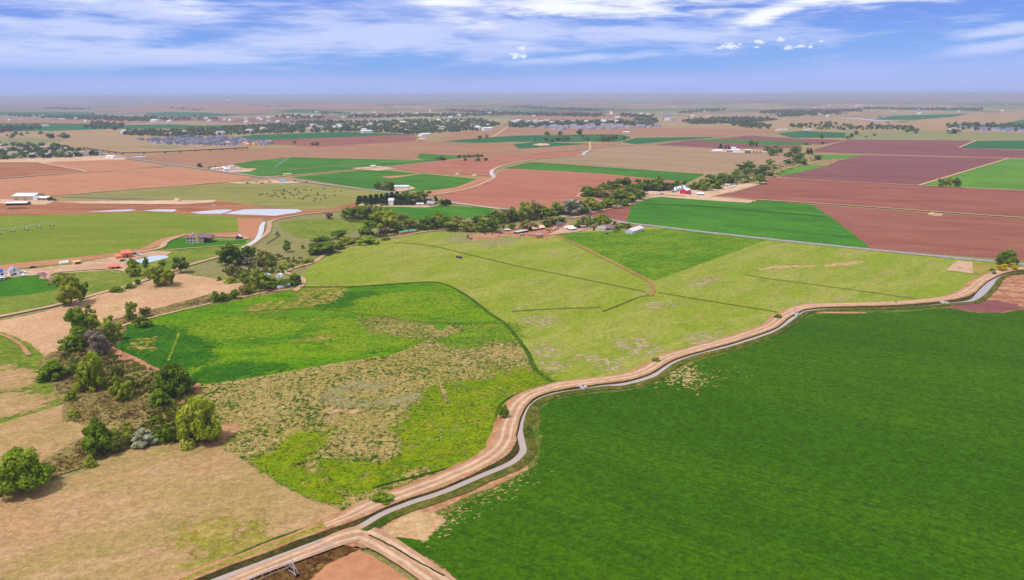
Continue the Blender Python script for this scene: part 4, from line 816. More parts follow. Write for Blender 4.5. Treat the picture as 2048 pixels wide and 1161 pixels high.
# near thicket, each one described
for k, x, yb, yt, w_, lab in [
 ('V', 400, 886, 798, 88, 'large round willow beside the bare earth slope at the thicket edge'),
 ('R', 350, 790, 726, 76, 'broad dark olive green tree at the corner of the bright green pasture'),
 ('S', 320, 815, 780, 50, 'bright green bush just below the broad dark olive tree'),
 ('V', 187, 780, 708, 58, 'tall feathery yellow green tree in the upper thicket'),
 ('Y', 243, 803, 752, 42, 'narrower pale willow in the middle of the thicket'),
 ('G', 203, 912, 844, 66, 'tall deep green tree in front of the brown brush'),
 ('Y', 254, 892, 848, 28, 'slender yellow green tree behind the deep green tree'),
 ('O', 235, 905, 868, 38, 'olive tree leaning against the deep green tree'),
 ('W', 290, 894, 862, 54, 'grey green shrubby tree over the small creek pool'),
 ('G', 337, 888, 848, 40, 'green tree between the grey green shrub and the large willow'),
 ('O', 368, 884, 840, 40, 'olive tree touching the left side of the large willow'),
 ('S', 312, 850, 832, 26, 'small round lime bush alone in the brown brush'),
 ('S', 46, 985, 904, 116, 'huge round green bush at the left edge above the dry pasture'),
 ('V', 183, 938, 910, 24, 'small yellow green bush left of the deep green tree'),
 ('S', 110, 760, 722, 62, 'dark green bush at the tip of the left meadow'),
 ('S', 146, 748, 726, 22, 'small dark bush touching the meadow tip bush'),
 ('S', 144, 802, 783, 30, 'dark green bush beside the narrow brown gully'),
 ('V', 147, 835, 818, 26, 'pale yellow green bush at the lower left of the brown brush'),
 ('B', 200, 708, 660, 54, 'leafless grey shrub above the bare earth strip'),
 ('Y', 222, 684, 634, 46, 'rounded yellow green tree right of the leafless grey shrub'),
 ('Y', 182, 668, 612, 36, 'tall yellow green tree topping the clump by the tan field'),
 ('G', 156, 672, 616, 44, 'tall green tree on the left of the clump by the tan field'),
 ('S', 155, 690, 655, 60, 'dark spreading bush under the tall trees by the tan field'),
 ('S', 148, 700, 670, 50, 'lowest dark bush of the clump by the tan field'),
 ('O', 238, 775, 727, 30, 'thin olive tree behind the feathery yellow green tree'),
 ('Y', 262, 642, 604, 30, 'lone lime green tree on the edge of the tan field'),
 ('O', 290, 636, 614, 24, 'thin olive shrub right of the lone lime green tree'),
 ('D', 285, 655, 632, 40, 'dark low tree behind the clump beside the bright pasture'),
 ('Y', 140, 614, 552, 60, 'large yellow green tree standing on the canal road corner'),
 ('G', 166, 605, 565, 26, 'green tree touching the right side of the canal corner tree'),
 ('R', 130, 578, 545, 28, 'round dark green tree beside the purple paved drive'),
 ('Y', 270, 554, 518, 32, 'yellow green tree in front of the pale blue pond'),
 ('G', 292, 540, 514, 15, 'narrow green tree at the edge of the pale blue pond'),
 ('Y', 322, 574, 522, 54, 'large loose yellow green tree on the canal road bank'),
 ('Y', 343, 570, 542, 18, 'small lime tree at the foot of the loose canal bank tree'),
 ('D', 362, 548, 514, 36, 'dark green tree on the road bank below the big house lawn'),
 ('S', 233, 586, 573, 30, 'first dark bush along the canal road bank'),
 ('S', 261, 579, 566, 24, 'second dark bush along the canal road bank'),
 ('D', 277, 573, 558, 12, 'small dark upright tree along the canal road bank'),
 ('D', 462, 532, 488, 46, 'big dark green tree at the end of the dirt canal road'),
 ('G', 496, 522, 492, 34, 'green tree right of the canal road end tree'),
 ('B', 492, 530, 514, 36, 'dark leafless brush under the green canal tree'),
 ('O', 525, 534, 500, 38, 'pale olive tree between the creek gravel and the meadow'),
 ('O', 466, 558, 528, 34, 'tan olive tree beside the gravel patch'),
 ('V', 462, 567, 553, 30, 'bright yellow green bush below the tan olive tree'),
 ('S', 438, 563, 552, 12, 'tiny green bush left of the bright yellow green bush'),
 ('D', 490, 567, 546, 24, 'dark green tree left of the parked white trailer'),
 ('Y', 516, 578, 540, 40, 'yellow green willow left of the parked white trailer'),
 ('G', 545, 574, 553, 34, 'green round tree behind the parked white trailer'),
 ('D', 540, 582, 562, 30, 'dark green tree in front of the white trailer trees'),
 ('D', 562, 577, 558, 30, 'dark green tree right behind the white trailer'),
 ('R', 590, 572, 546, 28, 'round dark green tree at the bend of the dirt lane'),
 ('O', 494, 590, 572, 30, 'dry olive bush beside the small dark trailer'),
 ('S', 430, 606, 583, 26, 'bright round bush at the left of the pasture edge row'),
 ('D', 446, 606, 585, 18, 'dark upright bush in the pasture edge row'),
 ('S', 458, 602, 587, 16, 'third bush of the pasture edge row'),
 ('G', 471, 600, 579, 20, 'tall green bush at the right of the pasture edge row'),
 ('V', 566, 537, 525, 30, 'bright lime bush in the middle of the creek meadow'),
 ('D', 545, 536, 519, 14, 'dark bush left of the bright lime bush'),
 ('S', 584, 535, 527, 9, 'tiny green bush right of the bright lime bush'),
 ('G', 574, 506, 480, 20, 'lone young green tree in the creek meadow'),
 ('S', 606, 499, 489, 10, 'small dark bush left of the meadow tree clump'),
 ('V', 618, 527, 515, 22, 'lime bush above the bend of the dirt lane'),
 ('W', 554, 472, 462, 15, 'small silvery bush beside the track near the white water'),
 ('B', 659, 439, 425, 20, 'round leafless grey bush alone by the dirt track'),
 ('G', 763, 1011, 990, 48, 'green bush on the canal verge near the bottom road junction'),
 ('G', 1007, 843, 812, 24, 'olive green bush tight against the bank road bend'),
 ('G', 1310, 728, 715, 22, 'round green bush on the verge of the bank road'),
 ('S', 1284, 741, 735, 7, 'tiny bush left of the round verge bush'),
 ('O', 1508, 664, 657, 12, 'small olive bush beside the bank road'),
 ('G', 1556, 641, 628, 18, 'green bush where the bank road bends right'),
 ('D', 1792, 611, 603, 12, 'single dark bush on the straight part of the bank road'),
 ('R', 2012, 533, 500, 42, 'tall dark green tree beside the county road at the right'),
 ('F', 2004, 546, 528, 26, 'left bright yellow flowering shrub under the tall dark tree'),
 ('F', 2027, 544, 525, 18, 'right bright yellow flowering shrub under the tall dark tree'),
 ('S', 1985, 547, 536, 16, 'dark bush left of the yellow flowering shrubs'),
 ('W', 1986, 553, 541, 15, 'grey green bush in front of the dark bush by the road'),
 ]: plant(k, x, yb, yt, w_, lab)
group_of('in the tree clump above the dirt lane', 'trees of the clump above the dirt lane', [('D', 640, 500, 474, 36), ('D', 628, 511, 492, 18), ('D', 645, 511, 487, 32), ('G', 660, 507, 484, 28), ('D', 676, 500, 488, 34), ('D', 679, 478, 459, 28), ('V', 693, 491, 472, 28), ('V', 733, 489, 471, 38), ('B', 711, 488, 478, 16), ('D', 652, 488, 472, 22)])
group_of('between the creek meadow and the green field', 'trees between the creek meadow and the green field', [('G', 735, 475, 441, 34), ('B', 765, 470, 456, 20), ('O', 770, 482, 474, 26), ('Y', 776, 467, 422, 44), ('O', 802, 455, 427, 26), ('Y', 815, 457, 436, 26), ('G', 795, 466, 450, 20), ('O', 833, 457, 445, 20), ('R', 853, 459, 433, 34), ('Y', 822, 448, 435, 14)])
group_of('in the dense hedge above the creek meadow', 'trees of the dense hedge above the creek meadow', [('R', 697, 437, 414, 24), ('G', 711, 439, 413, 26), ('R', 728, 441, 412, 28), ('G', 746, 441, 412, 28), ('R', 762, 443, 413, 26), ('G', 774, 447, 418, 28), ('D', 757, 446, 425, 24), ('S', 728, 439, 431, 14)])
group_of('in the row below the green field', 'trees of the row beside the farm', [('Y', 875, 446, 424, 20), ('G', 878, 456, 436, 24), ('R', 893, 455, 432, 28), ('Y', 908, 462, 438, 32), ('O', 916, 448, 431, 26), ('O', 936, 465, 442, 24), ('G', 963, 465, 438, 30), ('G', 983, 465, 437, 30), ('G', 955, 449, 430, 22), ('D', 985, 446, 421, 26), ('D', 1001, 449, 424, 24), ('O', 1012, 447, 418, 24)])
group_of('inside the cattle farmyard', 'trees inside the cattle farmyard', [('G', 1024, 460, 447, 13), ('O', 1006, 458, 446, 9), ('O', 1051, 463, 440, 26), ('O', 1068, 461, 444, 14), ('D', 1092, 455, 440, 20), ('O', 1100, 452, 434, 20), ('D', 1122, 446, 434, 26), ('D', 1110, 450, 437, 18), ('G', 1156, 457, 440, 16), ('B', 1166, 451, 432, 12), ('G', 1180, 456, 433, 20), ('Y', 1198, 452, 432, 22), ('D', 1213, 449, 432, 15), ('G', 1203, 440, 428, 16), ('C', 1189, 462, 453, 6), ('D', 1245, 458, 445, 11), ('O', 1256, 459, 446, 14), ('G', 1237, 462, 450, 14), ('D', 1229, 450, 441, 7), ('S', 1232, 466, 459, 12)])
group_of('in the creek belt behind the farm barns', 'trees of the creek belt behind the farm barns', [('Y', 1045, 443, 404, 26), ('O', 1066, 441, 402, 26), ('D', 1084, 439, 411, 26), ('D', 1100, 440, 416, 22), ('Y', 1112, 432, 404, 24), ('W', 1123, 428, 408, 24), ('W', 1146, 432, 397, 38), ('D', 1163, 430, 402, 24), ('W', 1173, 428, 411, 18), ('Y', 1178, 424, 395, 34), ('D', 1197, 422, 411, 12), ('Y', 1205, 419, 404, 16), ('G', 1220, 417, 396, 30), ('D', 1246, 413, 399, 20), ('G', 1237, 408, 376, 30), ('Y', 1254, 406, 384, 34), ('D', 1025, 444, 414, 22), ('D', 1012, 440, 420, 22)])
group_of('in the creek belt left of the red barn', 'trees of the creek belt left of the red barn', [('G', 1174, 392, 372, 22), ('D', 1186, 394, 376, 22), ('D', 1169, 395, 384, 14), ('Y', 1204, 390, 367, 24), ('O', 1203, 396, 380, 24), ('D', 1215, 379, 366, 18), ('G', 1230, 378, 360, 22), ('D', 1246, 374, 354, 26), ('D', 1262, 386, 367, 28), ('G', 1281, 376, 358, 26), ('D', 1272, 400, 379, 26), ('G', 1284, 396, 380, 14), ('D', 1298, 383, 360, 30), ('G', 1312, 383, 359, 26), ('D', 1320, 366, 352, 15), ('D', 1331, 381, 364, 24), ('D', 1350, 382, 365, 22), ('G', 1360, 378, 361, 24), ('S', 1382, 378, 368, 24)])
group_of('in the creek belt right of the grain bins', 'trees of the creek belt right of the grain bins', [('G', 1393, 379, 364, 20), ('Y', 1408, 382, 361, 28), ('D', 1418, 372, 349, 24), ('G', 1430, 371, 350, 24), ('G', 1446, 366, 346, 26), ('D', 1450, 368, 353, 18), ('G', 1461, 366, 349, 24), ('D', 1436, 379, 361, 20), ('G', 1426, 377, 366, 12), ('S', 1472, 360, 350, 20), ('S', 1490, 361, 350, 24), ('V', 1490, 366, 358, 18), ('G', 1472, 354, 338, 18), ('D', 1482, 340, 328, 22), ('G', 1498, 340, 321, 26), ('D', 1493, 350, 334, 18), ('D', 1518, 369, 350, 20), ('G', 1511, 352, 337, 18), ('G', 1526, 346, 329, 22), ('D', 1524, 353, 343, 18), ('D', 1540, 353, 344, 22), ('G', 1540, 330, 318, 16), ('Y', 1549, 338, 328, 14)])
group_of('in the creek belt beside the plum fields', 'trees of the creek belt by the plum fields', [('D', 1578, 328, 317, 20), ('G', 1593, 327, 309, 18), ('D', 1604, 330, 317, 16), ('D', 1577, 315, 303, 16), ('D', 1590, 309, 293, 22), ('G', 1604, 316, 304, 16), ('C', 1615, 309, 296, 7), ('C', 1621, 309, 296, 7), ('D', 1636, 320, 309, 18), ('D', 1535, 303, 292, 16), ('G', 1546, 312, 297, 18), ('G', 1552, 299, 291, 10), ('D', 1560, 306, 296, 12), ('G', 1543, 306, 298, 14), ('D', 1612, 290, 285, 14), ('D', 1644, 288, 282, 9)])
group_of('in the dark shelter belt around the farmhouse', 'trees of the dark shelter belt', [('C', 720, 410, 391, 16), ('C', 731, 410, 391, 16), ('C', 742, 410, 389, 15), ('C', 753, 408, 388, 15), ('C', 764, 408, 387, 14), ('C', 774, 406, 386, 14), ('C', 784, 406, 384, 14), ('C', 795, 405, 383, 14), ('D', 805, 405, 383, 18), ('G', 820, 404, 383, 28), ('G', 848, 400, 381, 20), ('D', 835, 404, 388, 20), ('C', 772, 411, 400, 12), ('C', 783, 411, 401, 12), ('C', 793, 411, 401, 12), ('C', 803, 411, 400, 12), ('C', 813, 411, 400, 12), ('C', 823, 411, 400, 12), ('C', 833, 410, 400, 12), ('C', 843, 409, 399, 12), ('C', 852, 408, 398, 11), ('C', 861, 407, 398, 11), ('C', 871, 403, 392, 9), ('G', 881, 406, 398, 10), ('C', 886, 413, 400, 12), ('C', 893, 411, 398, 11), ('C', 899, 409, 399, 8), ('S', 881, 415, 409, 12), ('D', 734, 412, 404, 13), ('G', 867, 410, 401, 7)])
group_of('beside the long white roof at the green field', 'trees beside the long white roof', [('G', 755, 381, 363, 11), ('Y', 765, 381, 366, 12), ('O', 776, 382, 362, 14), ('C', 785, 382, 365, 8)])
group_of('on the ditch between brown soil and green crop', 'trees on the right hand ditch', [('G', 1881, 375, 357, 10), ('Y', 1893, 374, 357, 10), ('Y', 1901, 374, 354, 10), ('D', 1913, 375, 355, 13)])
group_of('in the windbreak beside the far dirt road', 'trees of the windbreak beside the far dirt road', [('D', 884, 321, 311, 20), ('D', 918, 316, 309, 10), ('D', 928, 316, 309, 10), ('D', 938, 316, 308, 10), ('D', 947, 315, 308, 10), ('D', 956, 315, 307, 10), ('D', 963, 314, 308, 9), ('D', 930, 322, 316, 9), ('D', 956, 323, 315, 9), ('D', 971, 322, 315, 9)])
group_of('standing alone on the distant bare fields', 'lone trees on the distant bare fields', [('D', 590, 288, 279, 8), ('D', 626, 291, 284, 9), ('D', 633, 291, 283, 10), ('C', 400, 335, 326, 10), ('V', 420, 338, 331, 10), ('S', 430, 337, 331, 8), ('D', 1094, 271, 262, 10), ('D', 1120, 271, 261, 9), ('D', 1159, 270, 258, 12), ('D', 1502, 293, 280, 10), ('D', 1512, 293, 282, 10), ('D', 1906, 268, 256, 22), ('D', 1925, 257, 246, 24), ('D', 105, 277, 266, 20), ('D', 130, 277, 265, 20), ('D', 1760, 236, 232, 8), ('D', 1776, 246, 242, 11)])
group_of('in the distant farm windbreaks', 'trees of the distant farm windbreaks', [('D', 1092, 284, 271, 8), ('D', 1105, 284, 275, 11), ('D', 1117, 283, 274, 11), ('D', 1127, 283, 271, 12), ('D', 1135, 282, 272, 8), ('D', 1165, 278, 269, 6), ('D', 1176, 282, 272, 9), ('D', 1192, 283, 275, 9), ('D', 1207, 284, 269, 14), ('D', 1217, 284, 270, 12), ('D', 1228, 284, 269, 12), ('G', 1246, 281, 271, 11), ('C', 1070, 283, 276, 4), ('D', 960, 277, 271, 10), ('B', 974, 276, 267, 8), ('C', 1441, 298, 287, 7), ('C', 1451, 298, 291, 5), ('C', 1457, 299, 291, 5), ('C', 1469, 297, 291, 4), ('D', 1643, 277, 267, 9), ('D', 1696, 278, 270, 10), ('D', 1703, 275, 266, 9), ('D', 1714, 270, 261, 10), ('D', 1732, 275, 271, 7), ('D', 1749, 273, 266, 8), ('D', 1492, 307, 301, 6), ('D', 1498, 307, 301, 6), ('D', 1507, 306, 301, 5), ('D', 1514, 306, 301, 5), ('D', 1521, 306, 301, 5), ('D', 101, 402, 394, 10), ('D', 110, 402, 396, 8)])
# towns and far tree belts: the larger ones as trees of their own, the rest as one far wood
def in_poly(x, y, poly):
    c = False
    for i in range(len(poly)):
        (x1, y1), (x2, y2) = poly[i], poly[i-1]
        if (y1 > y) != (y2 > y) and x < (x2-x1)*(y-y1)/(y2-y1)+x1: c = not c
    return c
def scatter(poly, n, rr):
    xs = [p[0] for p in poly]; ys = [p[1] for p in poly]; out = []
    while len(out) < n:
        x, y = rr.uniform(min(xs), max(xs)), rr.uniform(min(ys), max(ys))
        if in_poly(x, y, poly): out.append((x, y))
    return out
ZW = {
 'suburb': [(-40, 290), (60, 292), (80, 288), (110, 292), (150, 302), (200, 311), (150, 316), (60, 318), (-40, 321)],
 'town': [(240, 262), (330, 262), (420, 258), (520, 252), (600, 244), (720, 243), (880, 241), (960, 239), (1000, 250), (960, 262), (890, 266), (850, 270), (800, 268), (720, 264), (600, 266), (450, 271), (380, 275), (250, 271)],
 'towneast': [(1018, 244), (1230, 243), (1230, 250), (1200, 252), (1060, 256), (1018, 256)],
 'belt': [(1580, 252), (1660, 246), (1700, 252), (1760, 250), (1815, 256), (1815, 261), (1740, 260), (1690, 262), (1580, 257)],
 'row': [(-10, 270), (85, 268), (88, 276), (-10, 278)],
 'eastrow': [(1376, 246), (1440, 244), (1500, 240), (1560, 240), (1480, 248), (1380, 249)],
}
rr = random.Random(5)
for z, n, kinds, grp, lab in (('suburb', 46, 'DDGYDG', 'trees among the suburb houses', ('small tree', 'among the tan suburb houses at the left edge')),
                             ('town', 70, 'DDDGD', 'town trees', ('leafy tree', 'among the roofs of the distant town')),
                             ('belt', 22, 'DDD', 'trees of the far right belt', ('dark tree', 'in the belt above the plum coloured fields')),
                             ('row', 9, 'DDC', 'trees behind the suburb', ('dark tree', 'in the row behind the left suburb'))):
    for i_, (x, y) in enumerate(sorted(scatter(ZW[z], n, rr))):
        k = rr.choice(kinds); hp = (y-189)*rr.uniform(0.055, 0.1)
        plant(k, x, y, y-hp, hp*rr.uniform(1.1, 1.7), '%s %s from the left %s' % (ordinal(i_+1), lab[0], lab[1]), grp, cname='tree')
def far_wood():
    V, T = [], []; r = random.Random(9); items = []
    for z, n in (('town', 1900), ('towneast', 520), ('belt', 120), ('suburb', 200), ('eastrow', 260)): items += [(x, y, r.uniform(5, 11)) for x, y in scatter(ZW[z], n, r)]
    strips = [(20, 232, 240, 240, 90), (240, 240, 310, 238, 60), (120, 235, 235, 236, 110), (90, 217, 170, 219, 70), (260, 240, 430, 238, 40), (640, 228, 700, 228, 20), (560, 234, 640, 236, 30), (700, 234, 1000, 230, 200), (1000, 228, 1200, 232, 200), (900, 222, 1010, 228, 90), (1020, 214, 1200, 222, 160),
              (1240, 230, 1300, 236, 50), (1360, 226, 1450, 220, 70), (1280, 241, 1310, 242, 30), (1376, 243, 1440, 244, 70), (1420, 240, 1530, 240, 90), (1530, 226, 1720, 222, 330), (1720, 218, 1960, 220, 240), (1560, 232, 1680, 226, 160), (1900, 254, 2050, 258, 90), (1810, 260, 1830, 262, 10), (-20, 262, 20, 262, 14), (180, 254, 240, 254, 40), (1480, 252, 1530, 254, 40), (1240, 246, 1300, 252, 40),
              (0, 258, 80, 256, 30), (190, 248, 220, 248, 16), (330, 215, 400, 222, 30), (500, 212, 620, 214, 40), (750, 212, 850, 210, 30)]
    for x0, y0, x1, y1, n in strips:
        for _ in range(int(n*1.7)):
            t = r.random(); y = y0+(y1-y0)*t; items.append((x0+(x1-x0)*t+r.gauss(0, 6), y+r.gauss(0, (y-189)*.035), r.uniform(6, 14)))
    for x, y, h in items:
        y = max(y, 203); g = P(x, y); rw_ = h*r.uniform(.5, .8); dd = depth(g); k = 18 if dd < 5000 else 9; tb = r.random()
        for _ in range(k):
            a, ph = r.random()*6.283, math.acos(r.uniform(-1, 1)); q = r.uniform(.6, 1)
            p = Vector((math.cos(a)*math.sin(ph)*rw_*q, math.sin(a)*math.sin(ph)*rw_*q, h*.52+math.cos(ph)*h*.46*q)); s = h*.27
            n_ = (p-Vector((0, 0, h*.5))).normalized()+Vector((r.uniform(-.5, .5), r.uniform(-.5, .5), r.uniform(-.5, .5))); u = n_.orthogonal().normalized()*s; w_ = n_.cross(u).normalized()*s
            c = g+p; V += [c-u-w_*.7, c+u*.9-w_, c+u+w_, c-u*.8+w_*.8]; T.append(min(1, max(0, tb*.8+r.random()*.2)))
    o = link('far_wood', V, [(i*4, i*4+1, i*4+2, i*4+3) for i in range(len(V)//4)], leafmat('wood_leaf', [(66, 90, 34), (98, 122, 44), (140, 152, 70)])); o.data.attributes.new('tone', 'FLOAT', 'FACE').data.foreach_set('value', T)
    tag(o, 'distant dark green tree masses across the plain and towns', kind='stuff')
far_wood()
# brush and tufts on the ground
def stuff_clumps(name, label, mat, spots, kind='stuff'):
    V, T = [], []; r = random.Random(3)
    for g, h, wd, k in spots:
        tb = min(1, max(0, .5+1.1*mnoise.noise(g*.045)+.5*mnoise.noise(g*.2)))
        for _ in range(k):
            a = r.random()*6.283; q = r.random()**.5*wd; c = g+Vector((math.cos(a)*q, math.sin(a)*q, 0)); a2 = r.random()*6.283; u = Vector((math.cos(a2), math.sin(a2), 0))*wd*r.uniform(.3, .6)
            hh = h*(1-.5*q/wd)*r.uniform(.7, 1.2); lean = Vector((r.uniform(-.5, .5), r.uniform(-.5, .5), 1))*hh
            V += [c-u, c+u, c+u*.6+lean, c-u*.4+lean*.9]; T.append(min(1, tb*.7+r.random()*.3))
    o = link(name, V, [(i*4, i*4+1, i*4+2, i*4+3) for i in range(len(V)//4)], mat); o.data.attributes.new('tone', 'FLOAT', 'FACE').data.foreach_set('value', T)
    return tag(o, label, kind=kind)
M_tf = leafmat('tuft_leaf', [(52, 88, 8), (84, 116, 18), (128, 142, 44)], trans=0.1)
M_bl = leafmat('brush_leaf', [(130, 106, 72), (164, 144, 76), (174, 174, 66)], trans=0.1)
M_cr = leafmat('crop_leaf', [(54, 92, 0), (68, 106, 2), (84, 120, 8)], trans=0.1)
r4 = random.Random(4)
sp_ = []
for x, y in scatter(TF, 14000, r4):
    n = mnoise.noise(Vector((x*.02, y*.035, 1)))+.6*mnoise.noise(Vector((x*.06, y*.1, 4)))
    if n > r4.uniform(-.5, .35): sp_.append((P(x, y, .5), r4.uniform(.2, .5), r4.uniform(.3, .7), 3))
stuff_clumps('grass_tufts', 'dark green weed tufts dotting the tan pasture', M_tf, sp_)
sp_ = []
for x, y in scatter(BR, 6500, r4)+[(x+r4.gauss(0, 4), y+r4.gauss(0, 3)) for x, y in scatter([(240, 645), (300, 630), (400, 602), (470, 592), (560, 580), (540, 586), (440, 604), (330, 625), (250, 648)], 700, r4)]:
    n = mnoise.noise(Vector((x*.03, y*.05, 7)))
    if n > r4.uniform(-.6, .4): sp_.append((P(x, y, .4), r4.uniform(.3, 1.3), r4.uniform(.4, 1.0), 6))
stuff_clumps('brush', 'brown and yellow low brush between the thicket trees', M_bl, sp_)
# weeds along the canal edges
sp_ = []
Wc = catmull([P(*p) for p in Wp], 24); nW_ = normals(Wc)
for i, p in enumerate(Wc):
    for s in (1, -1):
        for _ in range(2):
            if r4.random() < .75: sp_.append((p+nW_[i]*s*r4.uniform(2.6, 4.2)+Vector((r4.uniform(-.4, .4), r4.uniform(-.4, .4), .65)), r4.uniform(.2, .6), r4.uniform(.3, .8), 4))
stuff_clumps('bank_weeds', 'green weeds along the canal banks', M_tf, sp_)

sp_ = []
BELTS = [([(130, 700), (220, 705), (300, 740), (380, 772), (400, 800), (420, 860), (400, 884), (340, 888), (230, 900), (180, 920), (240, 860), (300, 850), (300, 800), (200, 760), (110, 750)], 620), ([(130, 690), (160, 655), (240, 645), (240, 690), (200, 704)], 120), ([(1020, 445), (1100, 432), (1180, 426), (1250, 405), (1262, 395), (1230, 405), (1160, 420), (1090, 430), (1010, 436)], 500), ([(1164, 396), (1190, 378), (1250, 372), (1330, 372), (1372, 376), (1340, 381), (1290, 384), (1262, 404), (1240, 402), (1225, 396), (1190, 396)], 420),
 ([(1384, 380), (1400, 366), (1450, 356), (1500, 334), (1560, 330), (1600, 318), (1640, 314), (1640, 322), (1600, 332), (1550, 356), (1500, 366), (1440, 378), (1400, 384)], 520), ([(860, 460), (870, 450), (910, 448), (1010, 444), (1010, 452), (990, 462), (940, 466), (880, 464)], 160),
 ([(620, 512), (640, 492), (700, 480), (760, 468), (850, 450), (860, 460), (800, 470), (740, 482), (700, 492), (650, 510)], 380), ([(690, 440), (780, 446), (790, 452), (700, 446)], 80), ([(480, 575), (500, 560), (600, 560), (590, 574), (500, 588)], 200), ([(455, 555), (470, 500), (540, 510), (620, 520), (600, 545), (520, 550)], 260), ([(716, 411), (850, 402), (880, 408), (720, 414)], 90)]
for pl, n in BELTS:
    for x, y in scatter(pl, n, r4): sp_.append((P(x, y, .4), r4.uniform(.6, 2.4), r4.uniform(.9, 2.4), 7))
stuff_clumps('undergrowth', 'low green and brown scrub filling the creek belts', leafmat('scrub_leaf', [(90, 92, 32), (116, 128, 34), (156, 158, 66)], trans=0.1), sp_)
# ------------------------------------------------------------------ buildings and things
Wt = lambda: pmat('white_metal', (236, 236, 238), 0.45)
def mat_of(c, kind='wall'):
    nm = '%s_%d_%d_%d' % ((kind,)+tuple(c))
    if kind == 'roof': return roofmat(nm, c)
    return pmat(nm, c, 0.7 if kind == 'wall' else 0.4)
GLASS = pmat('window_glass', (34, 42, 56), 0.08, var=0.02, spec=0.8); DARK = pmat('dark_opening', (36, 28, 28), 0.9)
class MB:
    def __init__(s): s.v, s.f = [], []
    def quad(s, *p): k = len(s.v); s.v += [Vector(q) for q in p]; s.f.append(tuple(range(k, k+len(p)))); return s
    def box(s, x0, y0, z0, x1, y1, z1):
        k = len(s.v); s.v += [Vector((x, y, z)) for z in (z0, z1) for x, y in ((x0, y0), (x1, y0), (x1, y1), (x0, y1))]
        for f in ((0, 3, 2, 1), (4, 5, 6, 7), (0, 1, 5, 4), (1, 2, 6, 5), (2, 3, 7, 6), (3, 0, 4, 7)): s.f.append(tuple(k+i for i in f))
        return s
    def bar(s, a, b_, r, n=5, r2=None): tube(s.v, s.f, a, b_, r, r if r2 is None else r2, n); return s
    def prism(s, prof, x0, x1, axis='x'):
        """profile (y,z) extruded along x (or (x,z) along y)"""
        k = len(s.v); n = len(prof)
        for x in (x0, x1):
            for a, z in prof: s.v.append(Vector((x, a, z)) if axis == 'x' else Vector((a, x, z)))
        for i in range(n): j = (i+1) % n; s.f.append((k+i, k+j, k+n+j, k+n+i))
        s.f.append(tuple(k+i for i in range(n))[::-1]); s.f.append(tuple(k+n+i for i in range(n))); return s
    def build(s, name, mat, parent=None, smooth=False):
        o = link(name, s.v, s.f, mat, parent, smooth=smooth)
        bm = bmesh.new(); bm.from_mesh(o.data); bmesh.ops.recalc_face_normals(bm, faces=bm.faces); bm.to_mesh(o.data); bm.free(); return o
def place(a, b_):
    A, B = P(*a), P(*b_); d = B-A; return A, d.length, math.atan2(d.y, d.x)
